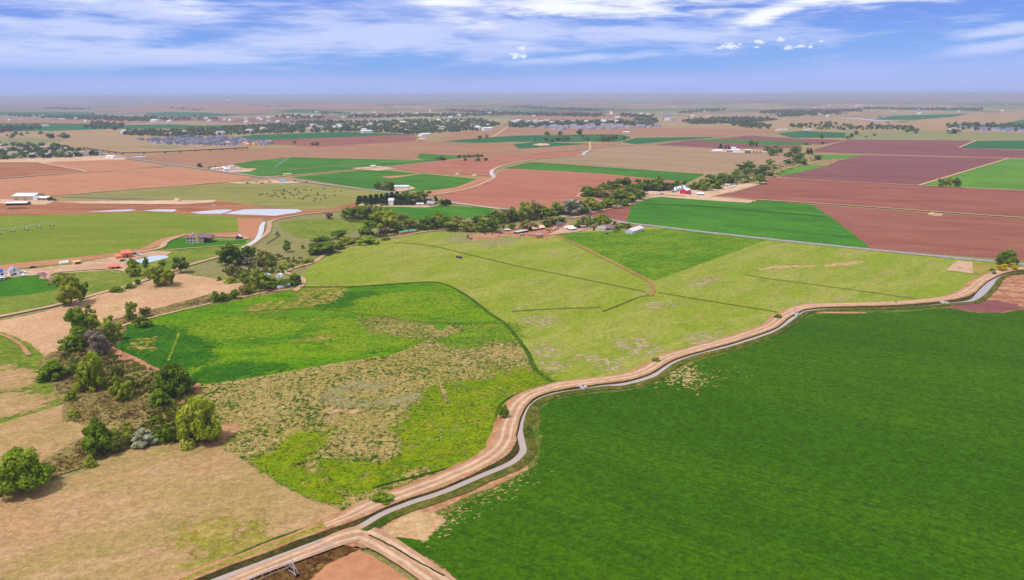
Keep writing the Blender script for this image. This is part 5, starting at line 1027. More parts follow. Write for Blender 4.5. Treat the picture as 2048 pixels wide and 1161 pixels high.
def building(name, label, cat, a, b_, depth_, h, rh=1.5, roof='gable', wall=(225, 220, 212), rc=(200, 196, 200), win=0, door=None, chim=None, group=None, open_front=False, over=0.4, doors_or_bays=None, storey=1, posts=0):
    """a, b_: photo pixels of the near long wall's foot; depth_ goes away from us; opening sizes in metres"""
    A, L, rz = place(a, b_); t = empty(name, A, rz); t.location.z = 0.0; tag(t, label, cat, group)
    D = depth_; wm, rm = mat_of(wall), mat_of(rc, 'roof'); o = over; th = 0.16; b = MB()
    if roof in ('gable', 'barn', 'hip', 'shed', 'cross', 'flat', 'arch'):
        if open_front:
            b.box(0, D-.15, 0, L, D, h); b.box(0, 0.15, 0, .15, D-.15, h); b.box(L-.15, .15, 0, L, D-.15, h)
            pb = MB(); n = max(2, int(L/5))
            for i in range(n+1): pb.box(L*i/n-.12+(.12 if i == 0 else (-.12 if i == n else 0)), 0, 0, L*i/n+.12+(.12 if i == 0 else (-.12 if i == n else 0)), .14, h)
            pb.build('post', DARK, t)
        else:
            prof = [(0, 0), (0, h), (D, h), (D, 0)]
            if roof == 'gable': b.prism([(0, 0), (0, h), (D/2, h+rh), (D, h), (D, 0)], 0, L)
            elif roof == 'barn': b.prism([(0, 0), (0, h), (D*.22, h+rh*.68), (D/2, h+rh), (D*.78, h+rh*.68), (D, h), (D, 0)], 0, L)
            elif roof == 'cross': b.prism([(0, 0), (0, h), (L/2, h+rh), (L, h), (L, 0)], 0, D, 'y')
            elif roof == 'shed': b.prism([(0, 0), (0, h), (D, h+rh), (D, 0)], 0, L)
            elif roof == 'arch': b.box(.02, .02, 0, L-.02, D-.02, .4)
            else: b.box(0, 0, 0, L, D, h)
        b.build('wall', wm, t)
    r = MB(); e = th
    def slabx(p): r.prism(p+[(y, z+e) for y, z in p[::-1]], -o, L+o)
    if roof == 'gable' or (open_front and roof == 'gable'): k = rh/(D/2); slabx([(-o, h-o*k+.03), (D/2, h+rh+.03), (D+o, h-o*k+.03)])
    elif roof == 'barn': slabx([(-o, h-.3), (D*.22, h+rh*.68+.03), (D/2, h+rh+.03), (D*.78, h+rh*.68+.03), (D+o, h-.3)])
    elif roof == 'cross':
        k = rh/(L/2); p = [(-o, h-o*k+.03), (L/2, h+rh+.03), (L+o, h-o*k+.03)]; r.prism(p+[(x, z+e) for x, z in p[::-1]], -o, D+o, 'y')
    elif roof == 'shed': k = rh/D; slabx([(-o, h-o*k+.03), (D+o, h+rh+o*k+.03)])
    elif roof == 'flat': r.box(-o, -o, h+.01, L+o, D+o, h+.25)
    elif roof == 'arch':
        n = 9; p = [(D/2-math.cos(math.pi*i/(n-1))*D/2, .3+math.sin(math.pi*i/(n-1))*(h-.3)) for i in range(n)]; r.prism(p+[(y*.98+D*.01, z-.08) for y, z in p[::-1]], 0, L)
        r.prism(p, .05, .1); r.prism(p, L-.1, L-.05)
    elif roof == 'hip':
        q = min(D, L)/2+o; hz = h-.05; x0, x1, y0, y1 = -o, L+o, -o, D+o; a1, a2 = x0+q, x1-q; ym = D/2
        if a2 < a1: a1 = a2 = (x0+x1)/2
        R1, R2 = (a1, ym, h+rh), (a2, ym, h+rh)
        r.quad((x0, y0, hz), (x1, y0, hz), R2, R1).quad((x1, y1, hz), (x0, y1, hz), R1, R2).quad((x0, y1, hz), (x0, y0, hz), R1).quad((x1, y0, hz), (x1, y1, hz), R2).quad((x0, y0, hz), (x0, y1, hz), (x1, y1, hz), (x1, y0, hz))
    rf = r.build('roof', rm, t)
    for i in range(win):
        for s in range(storey):
            z = 1.0+s*2.6; x = L*(i+.5)/win; w2 = min(.75, L/win*.3)
            m = MB().box(x-w2-.1, -.09, z-.1, x+w2+.1, -.003, z+1.4); w_ = m.build('window', mat_of((240, 238, 232)), t)
            MB().box(x-w2, -.12, z, x+w2, -.093, z+1.3).build('pane', GLASS, w_)
    if win and D > 4:
        for s in range(storey):
            z = 1.0+s*2.6; m = MB().box(L+.003, D*.4, z-.1, L+.09, D*.4+1.4, z+1.4); w_ = m.build('window', mat_of((240, 238, 232)), t); MB().box(L+.093, D*.4+.1, z, L+.12, D*.4+1.3, z+1.3).build('pane', GLASS, w_)
    if door is not None: d_ = MB().box(L*door-.5, -.1, .02, L*door+.5, -.004, 2.1).build('door', mat_of((120, 90, 74)), t)
    for gx, gw, gc in (doors_or_bays or []):
        MB().box(gx*L-gw/2, -.1, .02, gx*L+gw/2, -.004, min(h-.25, 3.2)).build('door_or_bay_shade', mat_of(gc), t)  # real doors; the darkest panels paint the shade of open bays
    if chim: cx, cy, cs, ch = chim; MB().box(cx*L-cs/2, cy*D-cs/2, h*.6, cx*L+cs/2, cy*D+cs/2, h+rh+ch).build('chimney', mat_of((196, 160, 120)), rf)
    return t, L
# -- the homestead at the left
t, L = building('house', 'large two storey tan stone house with plum hip roof on the round lawn', 'house', (373, 488.2), (406.5, 487.6), 12.5, 5.2, 3.0, 'hip', (226, 210, 190), (132, 98, 104), win=5, storey=2, over=0.8)
MB().box(L*.56, -1.0, 0, L*.56+2.6, -.003, 7.2).box(L*.56+.7, -.7, 7.2, L*.56+1.9, -.1, 8.8).build('chimney', mat_of((214, 178, 130)), t)
MB().box(L+.1, 1.5, 2.5, L+6.5, 10.5, 2.75).box(L+.1, 1.5, 0, L+.3, 10.5, 2.5).box(L+6.2, 1.6, 0, L+6.4, 1.8, 2.5).box(L+6.2, 10.2, 0, L+6.4, 10.4, 2.5).box(L+3.2, 1.6, 0, L+3.4, 1.8, 2.5).build('porch', mat_of((104, 62, 60)), t)
r_ = MB(); r_.quad((L-.5, .4, 5.3), (L+7.2, .4, 5.0), (L+4.5, 6, 7.4), (L-2.5, 6, 8.1)).quad((L+7.2, .4, 5.0), (L+7.2, 11.6, 5.0), (L+4.5, 6, 7.4)).quad((L+7.2, 11.6, 5.0), (L-.5, 11.6, 5.2), (L-2.5, 6, 8.1), (L+4.5, 6, 7.4)).build('porch_roof', mat_of((132, 98, 104), 'roof'), t)
pb = MB(); [pb.box(L+x, y, 2.75, L+x+.2, y+.2, 5.1) for x in (3.2, 6.2) for y in (1.6, 6, 10.2)]; pb.build('porch_post', mat_of((104, 62, 60)), t)
MB().box(L*.30, 5.0, 7.0, L*.30+.9, 5.9, 9.0).build('vent_stack', mat_of((236, 214, 196)), t)
MB().box(-3.2, -1.5, .02, 1.0, 2, .35).box(L*.2, -2.2, .02, L, -1.05, .25).build('patio', mat_of((232, 214, 196)), t)
building('shed', 'dark plum shed with pale roof at the end of the big house driveway', 'shed', (471.5, 479.8), (480.8, 479.6), 6, 2.4, 1.3, 'cross', (96, 40, 66), (232, 222, 232), door=.5)
t, L = building('barn', 'orange wooden barn with pink red metal roof beside the paddocks', 'barn', (245, 518.6), (264, 516.4), 8.5, 4.2, 1.7, 'gable', (214, 130, 44), (236, 124, 116), win=3, doors_or_bays=[(.5, 2.4, (176, 92, 30))])
MB().prism([(1.2, 0), (1.2, 2.2), (6.5, 3.0), (6.5, 0)], -4.0, -.005).build('lean_to', mat_of((224, 140, 92)), t)
building('stable', 'long low orange stable with red roof and dark stall openings', 'stable', (216.8, 540.4), (240.6, 538.6), 3.6, 2.0, .7, 'shed', (220, 132, 40), (238, 118, 100), doors_or_bays=[(.42, 1.5, (50, 30, 24)), (.82, 2.4, (50, 30, 24))])  # dark panels paint the shade inside the two stall openings
building('animal_shelter', 'tan open shelter with two dark bays beside the white hoop tent', 'shelter', (149, 531), (163, 528.8), 3.4, 2.1, .5, 'shed', (236, 176, 110), (228, 178, 122), doors_or_bays=[(.38, 1.5, (40, 24, 24)), (.74, 1.5, (40, 24, 24))])  # two near-black panels stand for the shaded insides of the bays
building('hoop_tent', 'long rounded white hoop tent beside the drive', 'tent', (120, 529.8), (138, 527.4), 3.2, 2.2, 0, 'arch', (240, 240, 244), (246, 246, 250))
t, L = building('house', 'white gabled house with grey roof at the left edge lawn', 'house', (20, 554.5), (41, 552), 9, 3.6, 2.4, 'cross', (242, 242, 246), (168, 166, 180), win=1, door=.25)
MB().box(L*.5-.5, -.1, 3.6, L*.5+.5, -.003, 4.6).build('gable_window', GLASS, t)
t, L = building('house', 'white house wing with blue solar panels cut by the left edge', 'house', (-18, 564), (10.5, 561), 8, 5.0, 2.0, 'gable', (244, 244, 246), (150, 150, 166), win=3, storey=2)
k = 2.0/4.0; MB().quad((L*.3, .3, 5.45), (L*.93, .3, 5.45), (L*.93, 3.6, 7.1), (L*.3, 3.6, 7.1)).build('solar_panel', pmat('solar', (30, 70, 170), 0.2), t)
MB().box(0, -3.4, 2.4, L, -.005, 2.6).box(.1, -3.3, 0, .3, -3.1, 2.4).box(L-.3, -3.3, 0, L-.1, -3.1, 2.4).build('porch', mat_of((230, 230, 236)), t)
# -- left barns
t, L = building('barn', 'very long white roofed tan metal barn at the left edge', 'barn', (25, 401.5), (68, 401.5), 22, 5.2, 2.4, 'gable', (190, 170, 150), (250, 250, 252), doors_or_bays=[(.2, 4, (150, 132, 116)), (.6, 4, (150, 132, 116))])
MB().box(L+.05, -1, 0, L+4.6, 8, 4.8).build('annex', Wt(), t)
MB().box(L+4.7, 1, 0, L+16, 12, 2.8).build('annex_wall', mat_of((150, 128, 118)), t)
MB().prism([(.2, 2.85), (6.5, 4.2), (12.8, 2.85), (12.8, 3.0), (6.5, 4.4), (.2, 3.0)], L+4.65, L+16.6).build('annex_roof', mat_of((246, 244, 246), 'roof'), t)
building('open_shed', 'white roofed open shed in front of the long left barn', 'shed', (12, 412.5), (53, 411.8), 11, 3.0, 1.0, 'gable', (120, 96, 90), (250, 250, 252), open_front=True)
# -- stalls with teal roofs
for i, (a, c, lab) in enumerate([((801, 471.5), (818, 468.4), 'left orange stall row with teal roof under the creek trees'), ((820.5, 468.6), (832.8, 467), 'right orange stall row with teal and white roof under the creek trees')]):
    building('stable', lab, 'stable', a, c, 2.4, 2.5, .5, 'shed', (222, 124, 40), (80, 168, 158), group='orange stalls with teal roofs')
# -- cattle farm
building('barn', 'cream roofed barn behind the long dark open shed', 'barn', (1066, 463.5), (1090, 459.5), 6, 2.2, 1.3, 'gable', (120, 84, 66), (246, 222, 192))
building('open_shed', 'long dark open cattle shed with pale roof', 'shed', (1033.5, 469.6), (1056, 465.4), 3.6, 2.0, .5, 'shed', (70, 46, 48), (210, 200, 206), open_front=True)
building('shed', 'small plum shed with white roof left of the open cattle shed', 'shed', (1009, 464), (1019.5, 464), 2.6, 1.7, .3, 'shed', (84, 38, 62), (236, 224, 232))
building('shed', 'low red brown shed in the corral', 'shed', (1030, 462.8), (1039, 462.6), 2.0, 1.1, .2, 'shed', (142, 70, 54), (160, 84, 66))
t, L = building('hay_shelter', 'tall shelter with plum canopy over orange hay at the pasture gate', 'shelter', (1074, 479), (1085.5, 477.6), 3.4, 3.4, .4, 'shed', (212, 132, 50), (170, 140, 160), open_front=True, over=.8)
MB().box(.4, -.3, 0, L-.4, 2.9, 2.9).build('hay_stack', mat_of((214, 140, 56)), t)
building('barn', 'peach gambrel barn with dark plum roof in the farmyard', 'barn', (1112, 456), (1127, 456.8), 6.2, 3.0, 2.2, 'barn', (240, 196, 158), (94, 60, 76), win=2, doors_or_bays=[(.5, 2, (190, 140, 110))])
building('shed', 'cream roofed shed right of the gambrel barn', 'shed', (1131, 460.4), (1147, 458.4), 5, 2.0, .9, 'gable', (222, 190, 160), (250, 236, 218))
building('shed', 'blue white roofed lean shed beside the cream roofed shed', 'shed', (1141, 462.6), (1154, 460.6), 3.6, 1.7, .5, 'shed', (120, 110, 140), (236, 240, 252))
t, L = building('house', 'long ranch house with purple brown roof and pale walls by the county road', 'house', (1199, 462.6), (1229, 462.4), 9, 2.9, 2.3, 'hip', (206, 198, 196), (138, 106, 108), win=5, door=.6, over=.7)
MB().prism([(-1.6, 0), (-1.6, 2.6), (1.2, 4.3), (4.0, 2.6), (4.0, 0)], -1.6, 5, 'x').build('wing', mat_of((232, 228, 230)), t)
MB().prism([(-2.0, 2.45), (1.2, 4.42), (4.4, 2.45), (4.4, 2.6), (1.2, 4.6), (-2.0, 2.6)], -2.0, 5.4).build('wing_roof', mat_of((176, 160, 156), 'roof'), t)
t, L = building('barn', 'pale metal barn with cream roof beside the county road', 'barn', (1264.5, 470), (1287, 462.6), 7, 3.0, 1.8, 'gable', (222, 214, 222), (244, 226, 216), doors_or_bays=[(.6, 3, (196, 190, 204))])
MB().box(-.1, 1.2, .02, -.004, 3.4, 2.4).build('door_or_bay_shade', mat_of((176, 180, 200)), t); MB().box(-.1, 4.2, .02, -.004, 6.2, 2.4).build('door_or_bay_shade', mat_of((176, 180, 200)), t)
building('shed', 'small grey green crate shed on the bright hay field edge', 'shed', (1211, 470.4), (1217, 470.4), 2.4, 2.0, .2, 'flat', (94, 98, 84), (112, 116, 100))
# -- red barn yard
building('barn', 'bright red barn with white roof beside the grain bins', 'barn', (1359.5, 388.6), (1373, 389.4), 16, 4.6, 2.2, 'cross', (214, 20, 52), (244, 240, 246), win=1)
def bin_(x, y, r, h, lab):
    t = empty('grain_bin', P(x, y)); tag(t, lab, 'grain bin', 'grain bins by the red barn'); m = MB(); m.bar((0, 0, 0), (0, 0, h), r, 16); m.build('bin_wall', pmat('galvanised', (196, 202, 212), .35, .6), t, True)
    c = MB(); c.bar((0, 0, h), (0, 0, h+r*.6), r*1.03, 16, r*.12); c.build('bin_roof', pmat('galvanised_roof', (214, 218, 228), .4, .5), t)
    MB().bar((0, 0, h+r*.6), (0, 0, h+r*.6+.5), r*.16, 8).build('cap', pmat('galvanised', (196, 202, 212)), t)
    MB().box(-.5, -r-.12, .1, .5, -r+.2, 2).build('hatch', mat_of((140, 144, 154)), t)
for i, (x, y, r, h) in enumerate([(1351, 384, 2.4, 5), (1356, 383.4, 2.4, 5.2), (1360.5, 382.8, 2.6, 6.4), (1365, 382.4, 2.6, 6.2), (1369.5, 382.4, 2.4, 6)]): bin_(x, y, r, h, ordinal(i+1)+' silver grain bin from the left behind the red barn')
building('shed', 'low dark shed left of the grain bins', 'shed', (1344, 386), (1352, 386), 5, 2, .5, 'shed', (70, 72, 96), (176, 182, 200))
building('shed', 'wide white roofed shed right of the red barn', 'shed', (1394, 391.4), (1406.5, 391.8), 8, 2.0, 1.2, 'gable', (128, 110, 128), (238, 242, 252))
building('storage_trailer', 'long white storage box left of the blue truck', 'trailer', (1297, 386.4), (1315, 387.2), 2.6, 1.7, .1, 'flat', (246, 236, 232), (250, 244, 240))
for i, (a, c, col, lab) in enumerate([((1450, 372.4), (1458, 373), (246, 240, 240), 'upper white shed at the far end of the red barn yard'), ((1456, 378.2), (1463, 378.6), (232, 226, 230), 'lower white trailer at the far end of the red barn yard'), ((1464, 375.2), (1472, 375.4), (244, 238, 240), 'right white trailer at the far end of the red barn yard')]): building('shed', lab, 'shed', a, c, 4, 2.2, .5, 'gable', (214, 170, 170), col)
# -- white farm and others farther off
for a, c, d, h, rf, wc, lab in [((1430, 303.4), (1447, 302.6), 12, 4, 'arch', (220, 224, 230), 'grey white rounded shed at the left of the white farm'), ((1453, 304.6), (1464, 304.8), 12, 3.5, 'gable', (96, 84, 130), 'dark walled white roofed shed in the middle of the white farm'), ((1466, 305), (1480, 305), 22, 5, 'gable', (230, 234, 240), 'large bright white shed at the right of the white farm'), ((1464, 299.4), (1472, 299.4), 14, 4, 'gable', (226, 228, 240), 'white shed behind the white farm'), ((1490, 304), (1502, 304), 9, 3.4, 'gable', (190, 168, 170), 'pale house beside the hedge right of the white farm'),
    ((788, 378.6), (817, 378.2), 14, 3.2, 'gable', (216, 220, 236), 'long white roofed building on the green field by the county road'), ((833, 412), (840, 412), 4, 2.2, 'gable', (190, 200, 206), 'small pale shed below the shelter belt'), ((841.5, 411.8), (847, 411.8), 4, 2.2, 'gable', (206, 206, 196), 'small cream shed next to the pale shed below the shelter belt'),
    ((777, 412), (787, 412), 8, 6, 'gable', (230, 220, 222), 'white roofed barn inside the dark conifers'), ((742, 336), (751, 335.8), 8, 3, 'gable', (214, 200, 214), 'white shed at the dirt road crossing'),
    ((426, 341), (440, 340), 10, 3, 'gable', (238, 204, 170), 'tan building of the colourful farm on the county road'), ((441, 340), (449, 340.8), 10, 4, 'gable', (220, 150, 160), 'pink building of the colourful farm'), ((450, 343.5), (459, 343), 10, 4.4, 'gable', (214, 220, 240), 'blue white building of the colourful farm'), ((460, 341.5), (469, 341), 10, 7, 'flat', (240, 226, 226), 'tall white block of the colourful farm'), ((472, 340.6), (479, 340.4), 7, 3.4, 'flat', (242, 240, 242), 'small white box right of the tall white block'),
    ((569, 352), (584, 351), 5, 2.6, 'flat', (244, 206, 60), 'long yellow container beside the dirt road'), ((558, 364.6), (571, 364.2), 8, 1.8, 'shed', (170, 200, 226), 'pale blue roofed shed beside the county road'),
    ((725, 267.6), (744, 267.2), 26, 8, 'gable', (240, 236, 240), 'long white building at the edge of the distant town'), ((845, 273.4), (862, 272.6), 22, 7, 'gable', (238, 236, 238), 'white barn where the dark soil meets the town'), ((843, 280), (852, 279.6), 12, 3, 'gable', (236, 232, 232), 'white shed below the town barn'), ((968, 262), (985, 261.6), 24, 9, 'gable', (242, 238, 238), 'broad white building at the right end of the town'),
    ((1246, 268), (1260, 268), 14, 5, 'gable', (176, 186, 200), 'lone blue grey farmhouse on the brown plain'), ((172, 313), (196, 314), 1, 1, 'flat', (240, 240, 240), None), ((1558, 262), (1576, 261.6), 20, 4, 'gable', (236, 226, 226), 'pale shed left of the dark tree belt'), ((1612, 261.6), (1624, 261.4), 16, 4, 'gable', (236, 230, 230), 'pale shed behind the green strip'), ((1340, 241.6), (1352, 241), 30, 12, 'flat', (216, 222, 232), 'white block beside the distant grain elevator'),
    ((210, 316.6), (226, 317.4), 14, 4, 'gable', (242, 240, 246), 'white tented yard where the roads meet at the left'), ((118, 240.4), (130, 240.2), 26, 6, 'gable', (240, 238, 240), 'far white barn above the left green field'), ((300, 244.4), (312, 244.4), 40, 10, 'gable', (244, 242, 246), 'far white warehouse behind the left tree belt'), ((82, 253.6), (96, 253.4), 22, 5, 'gable', (242, 240, 244), 'white barn on the far left green strip'), ((1905, 259.4), (1914, 259.2), 14, 4, 'gable', (222, 226, 232), 'pale farmhouse left of the suburb on the right')]:
    if lab is None: continue
    building('farm_building' if 'house' not in lab else 'house', lab, 'building', a, c, d, h, h*.3, rf, wc, (240, 240, 246) if 'blue roofed' not in lab else (120, 180, 220))
building('house', 'grey roofed house between the shelter belt and the green field', 'house', (854, 412.6), (868, 412.6), 8, 2.8, 2.4, 'gable', (196, 186, 176), (176, 164, 160), win=4, door=.5)
# grain elevator far away
t = empty('grain_elevator', P(1326, 240.5)); tag(t, 'tall grey grain elevator silos far beyond the brown fields', 'grain elevator')
for i in range(4): MB().bar((i*13, 0, 0), (i*13, 0, 27-4*(i % 2)), 6, 14).build('silo', pmat('concrete', (176, 172, 178), .8), t)
MB().box(16, -4, 27, 24, 4, 35).build('headhouse', pmat('concrete', (176, 172, 178), .8), t)
# water tower far left
t = empty('water_tower', P(457, 209)); tag(t, 'tiny pale water tower far away above the pink fields', 'water tower'); MB().bar((0, 0, 0), (0, 0, 40), 5, 10).build('stem', pmat('concrete', (176, 172, 178)), t); MB().bar((0, 0, 40), (0, 0, 47), 8, 14, 22).bar((0, 0, 47), (0, 0, 58), 22, 14, 8).build('tank', Wt(), t)
# -- housing: individual small houses, one mesh each with walls and roof
def small_house(wc, rc, seed):
    r = random.Random(seed); L, D, h, rh = r.uniform(13, 17), r.uniform(9, 12), r.uniform(3.4, 5.6), 2.6; b = MB()
    b.prism([(0, 0), (0, h), (D/2, h+rh), (D, h), (D, 0)], 0, L); n1 = len(b.f)
    b.prism([(-L*.0+1, 0), (1, h*.8), (D*.3+1, h*.8+1.8), (D*.6+1, h*.8), (D*.6+1, 0)], -3.5, 0.0, 'y'); n2 = len(b.f)
    p = [(-.5, h-.2), (D/2, h+rh+.05), (D+.5, h-.2)]; b.prism(p+[(y, z+.25) for y, z in p[::-1]], -.5, L+.5)
    p = [(.5, h*.8-.2), (D*.3+1, h*.8+1.9), (D*.6+1.5, h*.8-.2)]; b.prism(p+[(y, z+.2) for y, z in p[::-1]], -4, .3, 'y'); n3 = len(b.f)
    for i in range(3): b.box(L*(.45+.2*i), -.1, 1, L*(.45+.2*i)+1.5, -.01, 2.4)
    me = bpy.data.meshes.new('house'); me.from_pydata([tuple(v) for v in b.v], [], b.f)
    for m in (mat_of(wc), mat_of(rc, 'roof'), GLASS): me.materials.append(m)
    me.polygons.foreach_set('material_index', [0]*n2+[1]*(n3-n2)+[2]*(len(b.f)-n3)); me.update(); return me
def estate(polys, n, cols, roofs, lab, grp, mind, seed, sc=1.0):
    r = random.Random(seed); lib = [small_house(r.choice(cols), r.choice(roofs), seed*10+i) for i in range(5)]; pts = []; made = []; tries = 0; nm = 'farm_shed' if 'farm building' in lab[0] else 'house'
    while len(pts) < n and tries < 20000:
        tries += 1; x, y = scatter(polys[r.randrange(len(polys))], 1, r)[0]; g = P(x, y)
        if all((g-q).length > mind for q in pts):
            pts.append(g); o = bpy.data.objects.new(nm, r.choice(lib)); COL.objects.link(o); o.location = g; o.rotation_euler = (0, 0, rowA+r.choice((0, 0, math.pi/2, math.pi))+r.uniform(-.15, .15)); s = sc*r.uniform(.85, 1.15); o.scale = (s, s, s); made.append((x, o))
    for i, (x, o) in enumerate(sorted(made, key=lambda q: q[0])): tag(o, '%s %s from the left %s' % (ordinal(i+1), lab[0], lab[1]), nm.replace('_', ' '), grp)
estate([[(-30, 294), (60, 296), (150, 305), (196, 311), (150, 315), (60, 316), (-30, 319)]], 48, [(226, 206, 184), (206, 196, 206), (232, 222, 214)], [(170, 150, 140), (150, 140, 150), (186, 166, 150)], ('small tan house', 'in the suburb at the left edge'), 'houses of the left suburb', 21, 3)
estate([[(284, 281), (380, 277), (470, 279), (540, 284), (558, 288), (520, 292), (420, 292), (330, 290), (300, 286)]], 100, [(190, 190, 206), (214, 210, 216), (160, 160, 184)], [(96, 96, 118), (110, 106, 124), (84, 86, 108)], ('dark roofed house', 'in the crowded estate beyond the brown field'), 'houses of the new estate', 22, 5, 1.15)
estate([[(442, 289), (450, 289), (450, 291), (442, 291)], [(480, 290), (490, 290), (490, 292), (480, 292)], [(508, 289), (536, 287), (536, 290), (508, 291)]], 9, [(240, 180, 120)], [(240, 186, 130), (236, 160, 80)], ('orange unfinished house', 'on the edge of the new estate'), 'unfinished orange houses', 17, 6, 1.0)
estate([[(1050, 257), (1120, 254), (1200, 252), (1300, 253), (1316, 255), (1240, 259), (1130, 261)]], 62, [(206, 200, 212), (190, 186, 200)], [(140, 134, 150), (124, 120, 140)], ('grey roofed house', 'in the far estate above the brown plain'), 'houses of the far middle estate', 26, 7, 1.3)
estate([[(1918, 258), (1960, 259), (2048, 262), (2048, 265), (1950, 263)]], 18, [(200, 200, 216)], [(110, 112, 140)], ('blue grey roofed house', 'in the row at the far right edge'), 'houses of the far right row', 26, 8, 1.3)
estate([ZW['town'], [(1020, 244), (1240, 243), (1240, 248), (1020, 249)]], 52, [(240, 232, 228), (226, 214, 206), (236, 236, 242)], [(190, 180, 184), (220, 214, 214), (168, 156, 160)], ('pale roofed house', 'among the trees of the distant town'), 'houses of the distant town', 40, 9, 1.5)
estate([[(0, 226), (330, 236), (330, 250), (0, 250)], [(330, 240), (560, 236), (560, 246), (330, 250)], [(560, 222), (1000, 214), (1000, 236), (560, 238)], [(1000, 226), (1600, 224), (1600, 240), (1000, 236)], [(1560, 214), (2040, 210), (2040, 228), (1560, 236)], [(1600, 210), (1960, 206), (1960, 224), (1600, 228)]], 80, [(240, 236, 234), (236, 232, 240)], [(236, 232, 232), (220, 214, 214), (190, 180, 184)], ('tiny pale farm building', 'on the far hazy plain'), 'farm buildings of the far plain', 80, 12, 1.3)
# -- cattle
def cow_mesh():
    sk = [((0, 0, 1.05), .36), ((.55, 0, 1.08), .36), ((.95, 0, 1.15), .30), ((1.25, 0, 1.0), .17), ((1.5, 0, .62), .15), ((1.66, 0, .36), .11), ((-.55, 0, 1.08), .36), ((-.92, 0, 1.14), .27),
          ((.8, .2, .7), .12), ((.8, .2, .35), .065), ((.8, .2, .03), .06), ((.8, -.2, .7), .12), ((.82, -.2, .35), .065), ((.84, -.2, .03), .06),
          ((-.85, .2, .75), .14), ((-.95, .2, .42), .07), ((-.88, .2, .03), .06), ((-.85, -.2, .75), .14), ((-.97, -.2, .42), .07), ((-.92, -.2, .03), .06), ((-1.15, 0, 1.0), .04), ((-1.2, 0, .45), .04), ((1.36, .22, .78), .035), ((1.36, -.22, .78), .035)]
    ed = [(0, 1), (1, 2), (2, 3), (3, 4), (4, 5), (0, 6), (6, 7), (2, 8), (8, 9), (9, 10), (2, 11), (11, 12), (12, 13), (7, 14), (14, 15), (15, 16), (7, 17), (17, 18), (18, 19), (7, 20), (20, 21), (4, 22), (4, 23)]
    me = bpy.data.meshes.new('cow_rig'); me.from_pydata([p for p, r in sk], ed, []); o = bpy.data.objects.new('cow_rig', me); COL.objects.link(o)
    m = o.modifiers.new('skin', 'SKIN'); o.modifiers.new('sub', 'SUBSURF').levels = 1
    for i, (p, r) in enumerate(sk): me.skin_vertices[0].data[i].radius = (r, r)
    me.skin_vertices[0].data[0].use_root = True
    dg = bpy.context.evaluated_depsgraph_get(); out = bpy.data.meshes.new_from_object(o.evaluated_get(dg)); bpy.data.objects.remove(o); out.name = 'cow'
    out.materials.clear(); out.materials.append(pmat('black_hide', (34, 30, 30), .8)); return out
CM_ = cow_mesh()
cows = [(518, 392), (521, 393), (525, 391), (534, 390), (536, 395), (541, 393.5), (544, 396), (547, 393), (548, 384), (551, 388.5), (553, 393.5), (558, 396.5), (556, 383.4), (560, 383.8), (563, 388.6), (565, 392), (567, 384), (567.5, 386), (568.6, 381.8), (567, 390.2), (569.6, 396.5), (569.6, 398.8), (574, 385), (578.5, 388.6), (582, 388), (581.4, 391), (585.4, 393), (588.6, 393.2), (590, 382.8), (592.5, 380.8), (593.6, 391.4), (596.4, 384.6), (597, 387), (588.4, 397.4), (598, 399.6), (601, 388.6), (605, 400), (607, 400), (610, 395.8), (614, 394.4), (613.6, 382.2), (608.6, 381.8), (619, 394), (622.5, 382.6), (635, 387.5), (634.5, 391), (636, 392), (629, 398.4), (631.6, 400), (628.6, 404), (641.5, 402.4), (649, 393), (650.6, 398.4), (647.6, 380), (669, 385), (681.6, 384.8), (669.6, 393)]
for i, (x, y) in enumerate(sorted(cows)):
    o = bpy.data.objects.new('cow', CM_); COL.objects.link(o); o.location = P(x, y, LAYER[0]*0); o.location.z = .3; o.rotation_euler = (0, 0, random.random()*6.28); s = random.uniform(1.1, 1.3); o.scale = (s, s, s)
    tag(o, ordinal(i+1)+' black cow from the left in the herd on the pale pasture', 'cow', 'cows grazing on the pale pasture')
for i, (x, y) in enumerate([(970.6, 471), (985, 470), (999, 474.6), (1041, 474.4), (1046, 474.6), (1094, 462), (1097, 464), (1100, 463), (1098, 467)]):
    o = bpy.data.objects.new('cow', CM_); COL.objects.link(o); o.location = P(x, y); o.location.z = .35; o.rotation_euler = (0, 0, random.random()*6.28); tag(o, ordinal(i+1)+' dark cow from the left in the red farmyard', 'cow', 'cows in the red farmyard')
